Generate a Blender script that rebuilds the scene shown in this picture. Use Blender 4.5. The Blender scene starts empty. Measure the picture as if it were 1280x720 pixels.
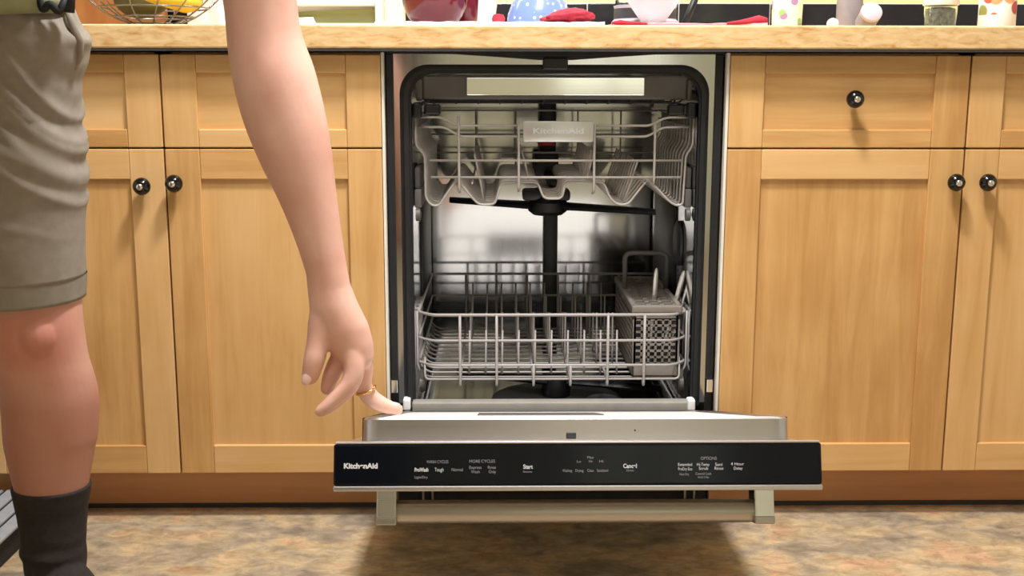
import bpy, bmesh, math, random
from mathutils import Vector, Matrix, noise as mnoise

random.seed(7)
PI = math.pi
sc = bpy.context.scene
COL = sc.collection

# ------------------------------------------------------------------ camera, world, light, exposure
cam_d = bpy.data.cameras.new('camera')
cam = bpy.data.objects.new('camera', cam_d)
COL.objects.link(cam)
cam_d.sensor_width = 36.0
cam_d.lens = 1441.5 / 1280 * 36
cam_d.clip_start = 0.05
PITCH, YAW, ROLL = 0.183449, 0.0147093, 0.0014441
_f = Vector((math.sin(YAW) * math.cos(PITCH), math.cos(YAW) * math.cos(PITCH), -math.sin(PITCH)))
_r = Vector((math.cos(YAW), -math.sin(YAW), 0))
_u = _r.cross(_f)
_r2 = _r * math.cos(ROLL) + _u * math.sin(ROLL)
_u2 = _u * math.cos(ROLL) - _r * math.sin(ROLL)
_m = Matrix((( _r2.x, _u2.x, -_f.x, -0.10738), (_r2.y, _u2.y, -_f.y, -2.0719), (_r2.z, _u2.z, -_f.z, 0.83079), (0, 0, 0, 1)))
cam.matrix_world = _m
sc.camera = cam

w = bpy.data.worlds.new('world')
sc.world = w
w.use_nodes = True
w.node_tree.nodes['Background'].inputs[0].default_value = (0.85, 0.92, 1.0, 1)
w.node_tree.nodes['Background'].inputs[1].default_value = 0.6
sc.view_settings.view_transform = 'Standard'
sc.view_settings.look = 'None'
sc.view_settings.gamma = 1.0
sc.view_settings.use_curve_mapping = False
sc.view_settings.exposure = -0.22


def area_light(name, loc, target, sx, sy, power, color):
    d = bpy.data.lights.new(name, 'AREA')
    d.shape = 'RECTANGLE'
    d.size, d.size_y, d.energy, d.color = sx, sy, power, color
    o = bpy.data.objects.new(name, d)
    COL.objects.link(o)
    o.location = loc
    o.rotation_euler = (Vector(target) - Vector(loc)).to_track_quat('-Z', 'Y').to_euler()
    return o


CEILING_LAMPS = [((0.05, -0.62), 0.24, 0.24, 66), ((-0.05, -1.22), 0.8, 0.5, 21)]
for (lx, ly), sx, sy, pw in CEILING_LAMPS:
    area_light('ceiling_lamp_light', (lx, ly, 2.385), (lx, ly, 0), sx, sy, pw, (0.99, 0.98, 1.0))
area_light('under_cabinet_lamp_light', (0.15, 0.42, 1.365), (0.15, 0.36, 0.9), 2.4, 0.06, 9, (0.96, 0.98, 1.0))
WINDOW_GLOW = 0.25


# ------------------------------------------------------------------ materials
def lin(c):
    return tuple(((x / 255) / 12.92 if x / 255 <= 0.04045 else ((x / 255 + 0.055) / 1.055) ** 2.4) for x in c) + (1,)


def new_mat(name):
    m = bpy.data.materials.new(name)
    m.use_nodes = True
    nt = m.node_tree
    return m, nt, nt.nodes['Principled BSDF']


def setp(b, **kw):
    for k, v in kw.items():
        b.inputs[k.replace('_', ' ')].default_value = v


def plain(name, rgb, rough=0.5, metal=0.0, var=0.06, scale=40.0, bump=0.0, **kw):
    """plain colour with a little procedural unevenness"""
    m, nt, b = new_mat(name)
    N, L = nt.nodes, nt.links
    tc = N.new('ShaderNodeTexCoord')
    nz = N.new('ShaderNodeTexNoise')
    nz.inputs['Scale'].default_value = scale
    nz.inputs['Detail'].default_value = 3
    L.new(tc.outputs['Object'], nz.inputs['Vector'])
    rp = N.new('ShaderNodeValToRGB')
    c = lin(rgb)
    rp.color_ramp.elements[0].position = 0.3
    rp.color_ramp.elements[1].position = 0.7
    rp.color_ramp.elements[0].color = tuple(x * (1 - var) for x in c[:3]) + (1,)
    rp.color_ramp.elements[1].color = tuple(min(1, x * (1 + var)) for x in c[:3]) + (1,)
    L.new(nz.outputs['Fac'], rp.inputs['Fac'])
    L.new(rp.outputs['Color'], b.inputs['Base Color'])
    setp(b, Roughness=rough, Metallic=metal)
    for k, v in kw.items():
        b.inputs[k.replace('_', ' ')].default_value = v
    if bump:
        bp = N.new('ShaderNodeBump')
        bp.inputs['Strength'].default_value = bump
        bp.inputs['Distance'].default_value = 0.001
        L.new(nz.outputs['Fac'], bp.inputs['Height'])
        L.new(bp.outputs['Normal'], b.inputs['Normal'])
    return m


def wood(name, axis, light, mid, dark, rough=0.42, fleck=False):
    m, nt, b = new_mat(name)
    N, L = nt.nodes, nt.links
    tc = N.new('ShaderNodeTexCoord')
    oi = N.new('ShaderNodeObjectInfo')
    ml = N.new('ShaderNodeVectorMath'); ml.operation = 'SCALE'
    ml.inputs[0].default_value = (7.3, 3.1, 5.7)
    L.new(oi.outputs['Random'], ml.inputs['Scale'])
    ad = N.new('ShaderNodeVectorMath'); ad.operation = 'ADD'
    L.new(tc.outputs['Object'], ad.inputs[0]); L.new(ml.outputs[0], ad.inputs[1])
    mp = N.new('ShaderNodeMapping')
    s = [22.0, 22.0, 22.0]; s[axis] = 1.6
    mp.inputs['Scale'].default_value = s
    L.new(ad.outputs[0], mp.inputs['Vector'])
    n1 = N.new('ShaderNodeTexNoise')
    n1.inputs['Scale'].default_value = 1.6; n1.inputs['Detail'].default_value = 7
    n1.inputs['Roughness'].default_value = 0.62; n1.inputs['Distortion'].default_value = 0.5
    L.new(mp.outputs[0], n1.inputs['Vector'])
    n2 = N.new('ShaderNodeTexNoise')
    n2.inputs['Scale'].default_value = 5.0; n2.inputs['Detail'].default_value = 4
    L.new(ad.outputs[0], n2.inputs['Vector'])
    mx = N.new('ShaderNodeMath'); mx.operation = 'MULTIPLY_ADD'
    mx.inputs[1].default_value = 0.62
    L.new(n1.outputs['Fac'], mx.inputs[0])
    m2 = N.new('ShaderNodeMath'); m2.operation = 'MULTIPLY_ADD'
    m2.inputs[1].default_value = 0.35
    L.new(n2.outputs['Fac'], m2.inputs[0])
    m3 = N.new('ShaderNodeMath'); m3.operation = 'MULTIPLY_ADD'
    m3.inputs[1].default_value = 0.26; m3.inputs[2].default_value = -0.12
    L.new(oi.outputs['Random'], m3.inputs[0])
    L.new(m3.outputs[0], m2.inputs[2])
    L.new(m2.outputs[0], mx.inputs[2])
    rp = N.new('ShaderNodeValToRGB')
    e = rp.color_ramp.elements
    e[0].position = 0.30; e[0].color = lin(dark)
    e[1].position = 0.72; e[1].color = lin(light)
    k = e.new(0.5); k.color = lin(mid)
    L.new(mx.outputs[0], rp.inputs['Fac'])
    L.new(rp.outputs['Color'], b.inputs['Base Color'])
    # fine pores
    bp = N.new('ShaderNodeBump'); bp.inputs['Strength'].default_value = 0.12; bp.inputs['Distance'].default_value = 0.0006
    L.new(n1.outputs['Fac'], bp.inputs['Height']); L.new(bp.outputs['Normal'], b.inputs['Normal'])
    setp(b, Roughness=rough)
    b.inputs['Coat Weight'].default_value = 0.12
    b.inputs['Coat Roughness'].default_value = 0.25
    return m


def burl(name):
    m, nt, b = new_mat(name)
    N, L = nt.nodes, nt.links
    tc = N.new('ShaderNodeTexCoord')
    mp = N.new('ShaderNodeMapping'); mp.inputs['Scale'].default_value = (18, 40, 64)
    L.new(tc.outputs['Object'], mp.inputs['Vector'])
    n1 = N.new('ShaderNodeTexNoise'); n1.inputs['Scale'].default_value = 1.5; n1.inputs['Detail'].default_value = 6
    n1.inputs['Distortion'].default_value = 0.7; n1.inputs['Roughness'].default_value = 0.6
    L.new(mp.outputs[0], n1.inputs['Vector'])
    rp = N.new('ShaderNodeValToRGB'); e = rp.color_ramp.elements
    e[0].position = 0.30; e[0].color = lin((188, 138, 80))
    e[1].position = 0.62; e[1].color = lin((226, 194, 144))
    k = e.new(0.45); k.color = lin((214, 176, 122))
    L.new(n1.outputs['Fac'], rp.inputs['Fac']); L.new(rp.outputs['Color'], b.inputs['Base Color'])
    setp(b, Roughness=0.35)
    return m


def stone_vinyl(name):
    m, nt, b = new_mat(name)
    N, L = nt.nodes, nt.links
    tc = N.new('ShaderNodeTexCoord')
    rot = N.new('ShaderNodeMapping'); rot.inputs['Rotation'].default_value = (0, 0, 0.45)
    rot.inputs['Scale'].default_value = (5.5, 8.5, 1)
    L.new(tc.outputs['Object'], rot.inputs['Vector'])
    n1 = N.new('ShaderNodeTexNoise'); n1.inputs['Scale'].default_value = 1.2; n1.inputs['Detail'].default_value = 3; n1.inputs['Distortion'].default_value = 1.0
    L.new(rot.outputs[0], n1.inputs['Vector'])
    n2 = N.new('ShaderNodeTexNoise'); n2.inputs['Scale'].default_value = 4.5; n2.inputs['Detail'].default_value = 9; n2.inputs['Roughness'].default_value = 0.74; n2.inputs['Distortion'].default_value = 0.6
    L.new(rot.outputs[0], n2.inputs['Vector'])
    r1 = N.new('ShaderNodeValToRGB'); e = r1.color_ramp.elements
    e[0].position = 0.34; e[0].color = lin((142, 130, 112))
    e[1].position = 0.66; e[1].color = lin((190, 156, 124))
    k = e.new(0.44); k.color = lin((166, 150, 128))
    k = e.new(0.55); k.color = lin((182, 162, 128))
    L.new(n1.outputs['Fac'], r1.inputs['Fac'])
    r2 = N.new('ShaderNodeValToRGB'); e = r2.color_ramp.elements
    e[0].position = 0.32; e[0].color = (0.60, 0.55, 0.49, 1)
    e[1].position = 0.68; e[1].color = (1.45, 1.42, 1.36, 1)
    k = e.new(0.5); k.color = (1.0, 0.98, 0.95, 1)
    L.new(n2.outputs['Fac'], r2.inputs['Fac'])
    mx = N.new('ShaderNodeMix'); mx.data_type = 'RGBA'; mx.blend_type = 'MULTIPLY'
    mx.inputs[0].default_value = 1.0
    L.new(r1.outputs[0], mx.inputs[6]); L.new(r2.outputs[0], mx.inputs[7])
    L.new(mx.outputs[2], b.inputs['Base Color'])
    bp = N.new('ShaderNodeBump'); bp.inputs['Strength'].default_value = 0.35; bp.inputs['Distance'].default_value = 0.002
    L.new(n2.outputs['Fac'], bp.inputs['Height']); L.new(bp.outputs['Normal'], b.inputs['Normal'])
    setp(b, Roughness=0.5)
    b.inputs['Specular IOR Level'].default_value = 0.35
    return m


def steel(name, rgb=(205, 203, 200), rough=0.25, axis=0, brush=0.08):
    m, nt, b = new_mat(name)
    N, L = nt.nodes, nt.links
    tc = N.new('ShaderNodeTexCoord')
    mp = N.new('ShaderNodeMapping')
    s = [300.0, 300.0, 300.0]; s[axis] = 3.0
    mp.inputs['Scale'].default_value = s
    L.new(tc.outputs['Object'], mp.inputs['Vector'])
    nz = N.new('ShaderNodeTexNoise'); nz.inputs['Scale'].default_value = 1.0; nz.inputs['Detail'].default_value = 2
    L.new(mp.outputs[0], nz.inputs['Vector'])
    mr = N.new('ShaderNodeMapRange')
    mr.inputs['To Min'].default_value = max(0.02, rough - brush); mr.inputs['To Max'].default_value = rough + brush
    L.new(nz.outputs['Fac'], mr.inputs['Value']); L.new(mr.outputs[0], b.inputs['Roughness'])
    setp(b, Metallic=1.0)
    b.inputs['Base Color'].default_value = lin(rgb)
    return m


def skin_mat(name, knee=None):
    m, nt, b = new_mat(name)
    N, L = nt.nodes, nt.links
    tc = N.new('ShaderNodeTexCoord')
    nz = N.new('ShaderNodeTexNoise'); nz.inputs['Scale'].default_value = 16; nz.inputs['Detail'].default_value = 5
    L.new(tc.outputs['Object'], nz.inputs['Vector'])
    rp = N.new('ShaderNodeValToRGB'); e = rp.color_ramp.elements
    e[0].position = 0.32; e[0].color = lin((216, 162, 144)); e[1].position = 0.7; e[1].color = lin((230, 184, 166))
    L.new(nz.outputs['Fac'], rp.inputs['Fac'])
    out = rp.outputs[0]
    if knee:
        ds = N.new('ShaderNodeVectorMath'); ds.operation = 'DISTANCE'
        ds.inputs[1].default_value = knee
        L.new(tc.outputs['Object'], ds.inputs[0])
        mr = N.new('ShaderNodeMapRange'); mr.interpolation_type = 'SMOOTHSTEP'
        mr.inputs['From Min'].default_value = 0.02; mr.inputs['From Max'].default_value = 0.11
        mr.inputs['To Min'].default_value = 0.75; mr.inputs['To Max'].default_value = 0.0
        L.new(ds.outputs['Value'], mr.inputs['Value'])
        mx = N.new('ShaderNodeMix'); mx.data_type = 'RGBA'
        mx.inputs[7].default_value = lin((206, 128, 112))
        L.new(mr.outputs[0], mx.inputs[0]); L.new(out, mx.inputs[6])
        out = mx.outputs[2]
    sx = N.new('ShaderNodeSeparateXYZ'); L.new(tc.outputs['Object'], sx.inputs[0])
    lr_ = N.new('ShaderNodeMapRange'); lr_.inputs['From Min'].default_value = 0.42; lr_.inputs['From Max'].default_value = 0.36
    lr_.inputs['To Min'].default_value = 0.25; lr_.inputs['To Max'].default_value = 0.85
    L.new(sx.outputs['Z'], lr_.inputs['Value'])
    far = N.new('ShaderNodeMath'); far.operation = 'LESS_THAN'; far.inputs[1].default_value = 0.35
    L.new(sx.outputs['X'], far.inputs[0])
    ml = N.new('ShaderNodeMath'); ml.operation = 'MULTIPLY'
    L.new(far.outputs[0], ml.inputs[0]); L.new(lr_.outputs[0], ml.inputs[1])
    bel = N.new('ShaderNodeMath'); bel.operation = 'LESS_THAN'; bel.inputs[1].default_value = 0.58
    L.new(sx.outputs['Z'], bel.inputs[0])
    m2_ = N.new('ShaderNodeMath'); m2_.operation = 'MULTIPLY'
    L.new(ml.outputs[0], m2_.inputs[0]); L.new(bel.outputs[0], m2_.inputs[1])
    leg_tone = N.new('ShaderNodeMix'); leg_tone.data_type = 'RGBA'; leg_tone.inputs[7].default_value = lin((186, 128, 110))  # darker, redder skin tone low on the legs
    L.new(m2_.outputs[0], leg_tone.inputs[0]); L.new(out, leg_tone.inputs[6]); out = leg_tone.outputs[2]
    L.new(out, b.inputs['Base Color'])
    n2 = N.new('ShaderNodeTexNoise'); n2.inputs['Scale'].default_value = 220
    L.new(tc.outputs['Object'], n2.inputs['Vector'])
    bp = N.new('ShaderNodeBump'); bp.inputs['Strength'].default_value = 0.12; bp.inputs['Distance'].default_value = 0.0008
    L.new(n2.outputs['Fac'], bp.inputs['Height']); L.new(bp.outputs['Normal'], b.inputs['Normal'])
    setp(b, Roughness=0.55)
    b.inputs['Subsurface Weight'].default_value = 0.08
    b.inputs['Subsurface Radius'].default_value = (0.01, 0.004, 0.002)
    return m


def dotted(name, base, dot):
    m, nt, b = new_mat(name)
    N, L = nt.nodes, nt.links
    tc = N.new('ShaderNodeTexCoord')
    vo = N.new('ShaderNodeTexVoronoi'); vo.inputs['Scale'].default_value = 78; vo.inputs['Randomness'].default_value = 0.35
    L.new(tc.outputs['Object'], vo.inputs['Vector'])
    rp = N.new('ShaderNodeValToRGB'); e = rp.color_ramp.elements
    e[0].position = 0.20; e[0].color = lin(dot); e[1].position = 0.26; e[1].color = lin(base)
    L.new(vo.outputs['Distance'], rp.inputs['Fac']); L.new(rp.outputs[0], b.inputs['Base Color'])
    setp(b, Roughness=0.2)
    return m


def print_mat(name, base, cols, scale, zlim=None):
    """patchy printed picture of rounded coloured blobs on a pale ground"""
    m, nt, b = new_mat(name)
    N, L = nt.nodes, nt.links
    tc = N.new('ShaderNodeTexCoord')
    vo = N.new('ShaderNodeTexVoronoi'); vo.inputs['Scale'].default_value = scale
    L.new(tc.outputs['Object'], vo.inputs['Vector'])
    sp = N.new('ShaderNodeSeparateColor'); L.new(vo.outputs['Color'], sp.inputs[0])
    rp = N.new('ShaderNodeValToRGB'); rp.color_ramp.interpolation = 'CONSTANT'
    e = rp.color_ramp.elements
    e[0].position = 0; e[0].color = lin(cols[0])
    e[1].position = 1 / len(cols); e[1].color = lin(cols[1])
    for i, c in enumerate(cols[2:], 2):
        k = e.new(i / len(cols)); k.color = lin(c)
    L.new(sp.outputs[0], rp.inputs['Fac'])
    mr = N.new('ShaderNodeMapRange'); mr.inputs['From Min'].default_value = 0.42; mr.inputs['From Max'].default_value = 0.5
    L.new(vo.outputs['Distance'], mr.inputs['Value'])
    mx = N.new('ShaderNodeMix'); mx.data_type = 'RGBA'; mx.inputs[7].default_value = lin(base)
    fac = mr.outputs[0]
    if zlim is not None:
        sx = N.new('ShaderNodeSeparateXYZ'); L.new(tc.outputs['Object'], sx.inputs[0])
        lt = N.new('ShaderNodeMath'); lt.operation = 'LESS_THAN'; lt.inputs[1].default_value = zlim
        L.new(sx.outputs['Z'], lt.inputs[0])
        mm = N.new('ShaderNodeMath'); mm.operation = 'MAXIMUM'
        L.new(fac, mm.inputs[0]); L.new(lt.outputs[0], mm.inputs[1]); fac = mm.outputs[0]
    L.new(fac, mx.inputs[0]); L.new(rp.outputs[0], mx.inputs[6])
    L.new(mx.outputs[2], b.inputs['Base Color'])
    setp(b, Roughness=0.35)
    return m


def emit_mat(name, col, s):
    m, nt, b = new_mat(name)
    b.inputs['Base Color'].default_value = col
    b.inputs['Emission Color'].default_value = col
    b.inputs['Emission Strength'].default_value = s
    return m


def glass_mat(name, col=(0.95, 0.98, 0.97, 1), rough=0.03):
    m, nt, b = new_mat(name)
    b.inputs['Base Color'].default_value = col
    setp(b, Roughness=rough, IOR=1.45)
    b.inputs['Transmission Weight'].default_value = 1.0
    return m


WL_, WM_, WD_ = (224, 182, 126), (212, 166, 106), (190, 141, 82)
M = {
    'wood_v': wood('maple_vertical', 2, WL_, WM_, WD_),
    'wood_h': wood('maple_horizontal', 0, WL_, WM_, WD_),
    'toe': wood('toe_board', 0, (206, 152, 104), (194, 138, 92), (176, 122, 80), 0.6),
    'board': wood('board_wood', 2, (178, 122, 66), (156, 98, 46), (128, 76, 34), 0.55),
    'burl': burl('countertop_laminate'),
    'floor': stone_vinyl('stone_vinyl'),
    'paint': plain('lime_paint', (200, 206, 132), 0.7, var=0.03, scale=8),
    'pale_paint': plain('pale_lime_paint', (222, 219, 194), 0.7, var=0.03, scale=8),
    'cream': plain('cream_paint', (226, 224, 218), 0.75, var=0.02, scale=8),
    'ceil': plain('ceiling_paint', (240, 238, 230), 0.9, var=0.02),
    'tile': plain('black_tile', (25, 25, 32), 0.18, var=0.2, scale=14),
    'grout': plain('grout', (200, 196, 188), 0.9),
    'white': plain('white_plastic', (240, 240, 236), 0.4, var=0.02),
    'offwhite': plain('melamine_edge', (226, 220, 206), 0.5, var=0.03),
    'black': plain('black_plastic', (16, 16, 19), 0.45, var=0.2),
    'rubber': plain('black_rubber', (13, 14, 17), 0.55, var=0.2),
    'gloss': plain('black_gloss', (9, 13, 20), 0.12, var=0.15, scale=10, Specular_IOR_Level=0.22),
    'knob': plain('knob_black', (10, 10, 11), 0.12, var=0.1),
    'chrome': steel('chrome', (225, 225, 225), 0.12, 0, 0.02),
    'steel': steel('brushed_steel', (205, 203, 200), 0.3, 0),
    'steel_v': steel('tub_steel', (196, 196, 196), 0.11, 2, 0.04),
    'pan': steel('pan_steel', (198, 193, 194), 0.34, 0, 0.06),
    'pantop': plain('pan_satin', (236, 235, 232), 0.45, 0.1, var=0.02),  # near-white: ceiling light on the steel pan put into the colour
    'handle': steel('handle_steel', (182, 176, 170), 0.36, 0),
    'plate': plain('plate_satin', (206, 206, 204), 0.3, 0.6, var=0.02),
    'bowlwire': steel('bowl_wire', (140, 138, 134), 0.2, 0, 0.03),
    'badge': steel('badge_steel', (226, 226, 222), 0.1, 0, 0.03),
    'greyp': plain('grey_plastic', (92, 88, 84), 0.5, var=0.06),
    'darkgrey': plain('dark_grey_plastic', (52, 51, 51), 0.5, var=0.1),
    'wire': plain('rack_coating', (158, 151, 146), 0.38, var=0.04, scale=30),
    'tanwire': plain('rack_coating_warm', (174, 166, 158), 0.42, var=0.05, scale=30),
    'basket': plain('basket_plastic', (128, 119, 110), 0.5, var=0.05),
    'red': plain('red_plastic', (196, 20, 44), 0.4),
    'letters': plain('white_print', (215, 215, 218), 0.5),
    'dimletters': plain('grey_print', (150, 150, 156), 0.5),
    'cloth': plain('short_twill', (142, 132, 120), 0.9, var=0.08, scale=60, bump=0.2),
    'hem': plain('short_hem', (138, 131, 117), 0.9, var=0.08, scale=60, bump=0.2),
    'shirt': plain('olive_cotton', (152, 154, 116), 0.9, var=0.06, scale=30, bump=0.15),
    'sock': plain('sock_knit', (44, 37, 35), 0.95, var=0.18, scale=120, bump=0.5),
    'strap': plain('strap_nylon', (22, 22, 26), 0.7),
    'hair': plain('hair_brown', (70, 52, 40), 0.7, var=0.2, scale=80),
    'eye': plain('eye_white', (235, 232, 226), 0.2),
    'nail': plain('nail', (232, 192, 178), 0.3, var=0.02),
    'sillgrey': plain('sill_grey', (168, 163, 154), 0.4, 0.2),
    'gold': steel('gold', (224, 180, 96), 0.15, 0, 0.02),
    'redpot': plain('red_enamel', (98, 16, 28), 0.12, var=0.12, scale=14),
    'redcloth': plain('red_cloth', (176, 44, 62), 0.9, var=0.15, scale=50, bump=0.3),
    'pinkcloth': plain('red_placemat', (220, 186, 192), 0.9, var=0.2, scale=60, bump=0.3),
    'rosehem': plain('rose_hem', (206, 130, 144), 0.9, var=0.2, scale=60),
    'matcloth': plain('white_cloth', (238, 238, 236), 0.9, var=0.04, scale=90, bump=0.4),
    'ceramic': plain('white_ceramic', (242, 242, 244), 0.15, var=0.01),
    'dots': dotted('blue_dotted', (122, 144, 200), (240, 242, 248)),
    'olive': plain('olive_glass', (150, 152, 104), 0.2, var=0.1, scale=6),
    'banana': plain('banana_skin', (222, 186, 44), 0.5, var=0.12, scale=20),
    'pear': plain('dark_green_fruit', (84, 78, 34), 0.5, var=0.25, scale=30),
    'orangefruit': plain('orange_fruit', (196, 110, 44), 0.5, var=0.1, scale=60),
    'herb': plain('dried_herbs', (128, 126, 112), 0.9, var=0.5, scale=140, bump=0.8),
    'greycan': plain('grey_tin', (146, 140, 146), 0.35, var=0.08),
    'lidgrey': plain('pale_lid', (190, 178, 188), 0.45, var=0.04),
    'fruitprint': print_mat('fruit_print', (240, 238, 240), [(206, 92, 62), (226, 160, 110), (150, 150, 80), (190, 80, 90)], 34, -0.022),
    'vegprint': print_mat('vegetable_print', (228, 236, 200), [(150, 190, 104), (168, 128, 164), (236, 240, 214), (128, 172, 96), (214, 224, 176)], 60),
    'matgrey': plain('ribbed_grey', (152, 156, 162), 0.7, var=0.08),
    'glass': glass_mat('clear_glass'),
    'smoke': glass_mat('grey_glass', (0.45, 0.48, 0.5, 1), 0.05),
    'window': emit_mat('daylight_pane', (0.86, 0.93, 1.0, 1), WINDOW_GLOW),
    'window_bright': emit_mat('bright_daylight_pane', (0.95, 0.96, 0.82, 1), 0.8),  # glow of the added front window, mirrored in strip and tub
    'diffuser': emit_mat('lamp_diffuser', (1.0, 0.95, 0.86, 1), 3.0),
}


# ------------------------------------------------------------------ mesh helpers
WLOC = {}


class MB:
    def __init__(self):
        self.v, self.f, self.mi, self.cur = [], [], [], 0

    def add(self, vs, fs):
        o = len(self.v)
        self.v.extend([Vector(p) for p in vs])
        for f in fs:
            self.f.append([i + o for i in f]); self.mi.append(self.cur)
        return self

    def box(self, c, s, bev=0.0, seg=2):
        bm = bmesh.new()
        bmesh.ops.create_cube(bm, size=1.0)
        for v in bm.verts:
            v.co = Vector((v.co.x * s[0] + c[0], v.co.y * s[1] + c[1], v.co.z * s[2] + c[2]))
        if bev:
            bmesh.ops.bevel(bm, geom=bm.edges[:], offset=min(bev, min(s) * 0.45), segments=seg, profile=0.5, affect='EDGES')
        return self.from_bm(bm)

    def from_bm(self, bm):
        bm.verts.index_update()
        self.add([v.co.copy() for v in bm.verts], [[v.index for v in f.verts] for f in bm.faces])
        bm.free()
        return self

    def b2(self, x0, x1, y0, y1, z0, z1, bev=0.0):
        return self.box(((x0 + x1) / 2, (y0 + y1) / 2, (z0 + z1) / 2), (x1 - x0, y1 - y0, z1 - z0), bev)

    def lathe(self, prof, c=(0, 0, 0), n=32, axis='z'):
        """prof: list of (r, h)"""
        vs, fs = [], []
        for r, h in prof:
            for i in range(n):
                a = 2 * PI * i / n
                p = (r * math.cos(a), r * math.sin(a), h)
                if axis == 'y': p = (p[0], h, p[1])
                if axis == 'x': p = (h, p[0], p[1])
                vs.append(Vector(p) + Vector(c))
        for j in range(len(prof) - 1):
            for i in range(n):
                fs.append([j * n + i, j * n + (i + 1) % n, (j + 1) * n + (i + 1) % n, (j + 1) * n + i])
        fs.append(list(range(n))[::-1]); fs.append([(len(prof) - 1) * n + i for i in range(n)])
        return self.add(vs, fs)

    def tube(self, pts, r, n=6, closed=False):
        pts = [Vector(p) for p in pts]
        k = len(pts)
        rs = r if isinstance(r, (list, tuple)) else [r] * k
        t = []
        for i in range(k):
            if closed: d = pts[(i + 1) % k] - pts[i - 1]
            elif i == 0: d = pts[1] - pts[0]
            elif i == k - 1: d = pts[-1] - pts[-2]
            else: d = (pts[i + 1] - pts[i]).normalized() + (pts[i] - pts[i - 1]).normalized()
            t.append(d.normalized() if d.length > 1e-9 else Vector((0, 0, 1)))
        up = Vector((0, 0, 1)) if abs(t[0].z) < 0.9 else Vector((1, 0, 0))
        a = t[0].cross(up).normalized()
        vs, fs = [], []
        for i in range(k):
            a = (a - t[i] * a.dot(t[i])).normalized()
            b = t[i].cross(a)
            for j in range(n):
                th = 2 * PI * j / n
                vs.append(pts[i] + (a * math.cos(th) + b * math.sin(th)) * rs[i])
        m = k if closed else k - 1
        for i in range(m):
            for j in range(n):
                i2 = (i + 1) % k
                fs.append([i * n + j, i * n + (j + 1) % n, i2 * n + (j + 1) % n, i2 * n + j])
        if not closed:
            fs.append(list(range(n))[::-1]); fs.append([(k - 1) * n + j for j in range(n)])
        return self.add(vs, fs)

    def finger(self, pts, rs, n=14):
        """tapered round-ended limb through smooth points"""
        P, R = smooth_path(pts, rs, 5)
        d0 = (P[0] - P[1]).normalized(); d1 = (P[-1] - P[-2]).normalized()
        head, hr, tail, tr = [], [], [], []
        for k in range(4, 0, -1):
            a = k * PI / 2 / 4.3
            head.append(P[0] + d0 * R[0] * math.sin(a)); hr.append(R[0] * math.cos(a))
        for k in range(1, 5):
            a = k * PI / 2 / 4.3
            tail.append(P[-1] + d1 * R[-1] * math.sin(a)); tr.append(R[-1] * math.cos(a))
        return self.tube(head + P + tail, hr + R + tr, n)

    def loft(self, rings, cap=True):
        """rings: list of equal-length lists of points"""
        n = len(rings[0])
        vs = [p for r in rings for p in r]
        fs = []
        for i in range(len(rings) - 1):
            for j in range(n):
                fs.append([i * n + j, i * n + (j + 1) % n, (i + 1) * n + (j + 1) % n, (i + 1) * n + j])
        if cap:
            fs.append(list(range(n))[::-1]); fs.append([(len(rings) - 1) * n + j for j in range(n)])
        return self.add(vs, fs)

    def prism(self, poly, y0, y1):
        """polygon in x,z extruded along y"""
        n = len(poly)
        vs = [(x, y0, z) for x, z in poly] + [(x, y1, z) for x, z in poly]
        fs = [list(range(n)), [n + i for i in range(n)][::-1]]
        fs += [[i, n + i, n + (i + 1) % n, (i + 1) % n] for i in range(n)]
        return self.add(vs, fs)

    def ring(self, outer, inner, y0, y1):
        """frame between two equal-length x,z loops, extruded along y"""
        n = len(outer)
        vs = [(x, y0, z) for x, z in outer] + [(x, y0, z) for x, z in inner] + [(x, y1, z) for x, z in outer] + [(x, y1, z) for x, z in inner]
        fs = []
        for i in range(n):
            j = (i + 1) % n
            fs += [[i, j, n + j, n + i], [2 * n + j, 2 * n + i, 3 * n + i, 3 * n + j], [i, 2 * n + i, 2 * n + j, j], [n + j, 3 * n + j, 3 * n + i, n + i]]
        return self.add(vs, fs)

    def build(self, name, mat, parent=None, smooth=False, local=False, kind=None, label=None, origin=None):
        me = bpy.data.meshes.new(name)
        if origin is None:
            lo = [min(v[i] for v in self.v) for i in range(3)]
            hi = [max(v[i] for v in self.v) for i in range(3)]
            c = Vector([(a + b) / 2 for a, b in zip(lo, hi)])
            if parent is None: c.z = lo[2]
        else:
            c = Vector(origin)
        me.from_pydata([v - c for v in self.v], [], self.f)
        bm = bmesh.new(); bm.from_mesh(me)
        bmesh.ops.recalc_face_normals(bm, faces=bm.faces[:])
        bm.to_mesh(me); bm.free()
        mats = mat if isinstance(mat, (list, tuple)) else [mat]
        for m in mats: me.materials.append(m)
        if len(mats) > 1: me.polygons.foreach_set('material_index', self.mi)
        me.polygons.foreach_set('use_smooth', [bool(smooth)] * len(me.polygons))
        if smooth and smooth != 'all': me.set_sharp_from_angle(angle=math.radians(40))
        o = bpy.data.objects.new(name, me)
        COL.objects.link(o)
        if parent is not None:
            o.parent = parent
            o.location = c if local else c - WLOC.get(parent.name, Vector())
        else:
            o.location = c
        WLOC[o.name] = c.copy()
        if kind: o['kind'] = kind
        if label: o['label'] = label
        return o


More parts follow.
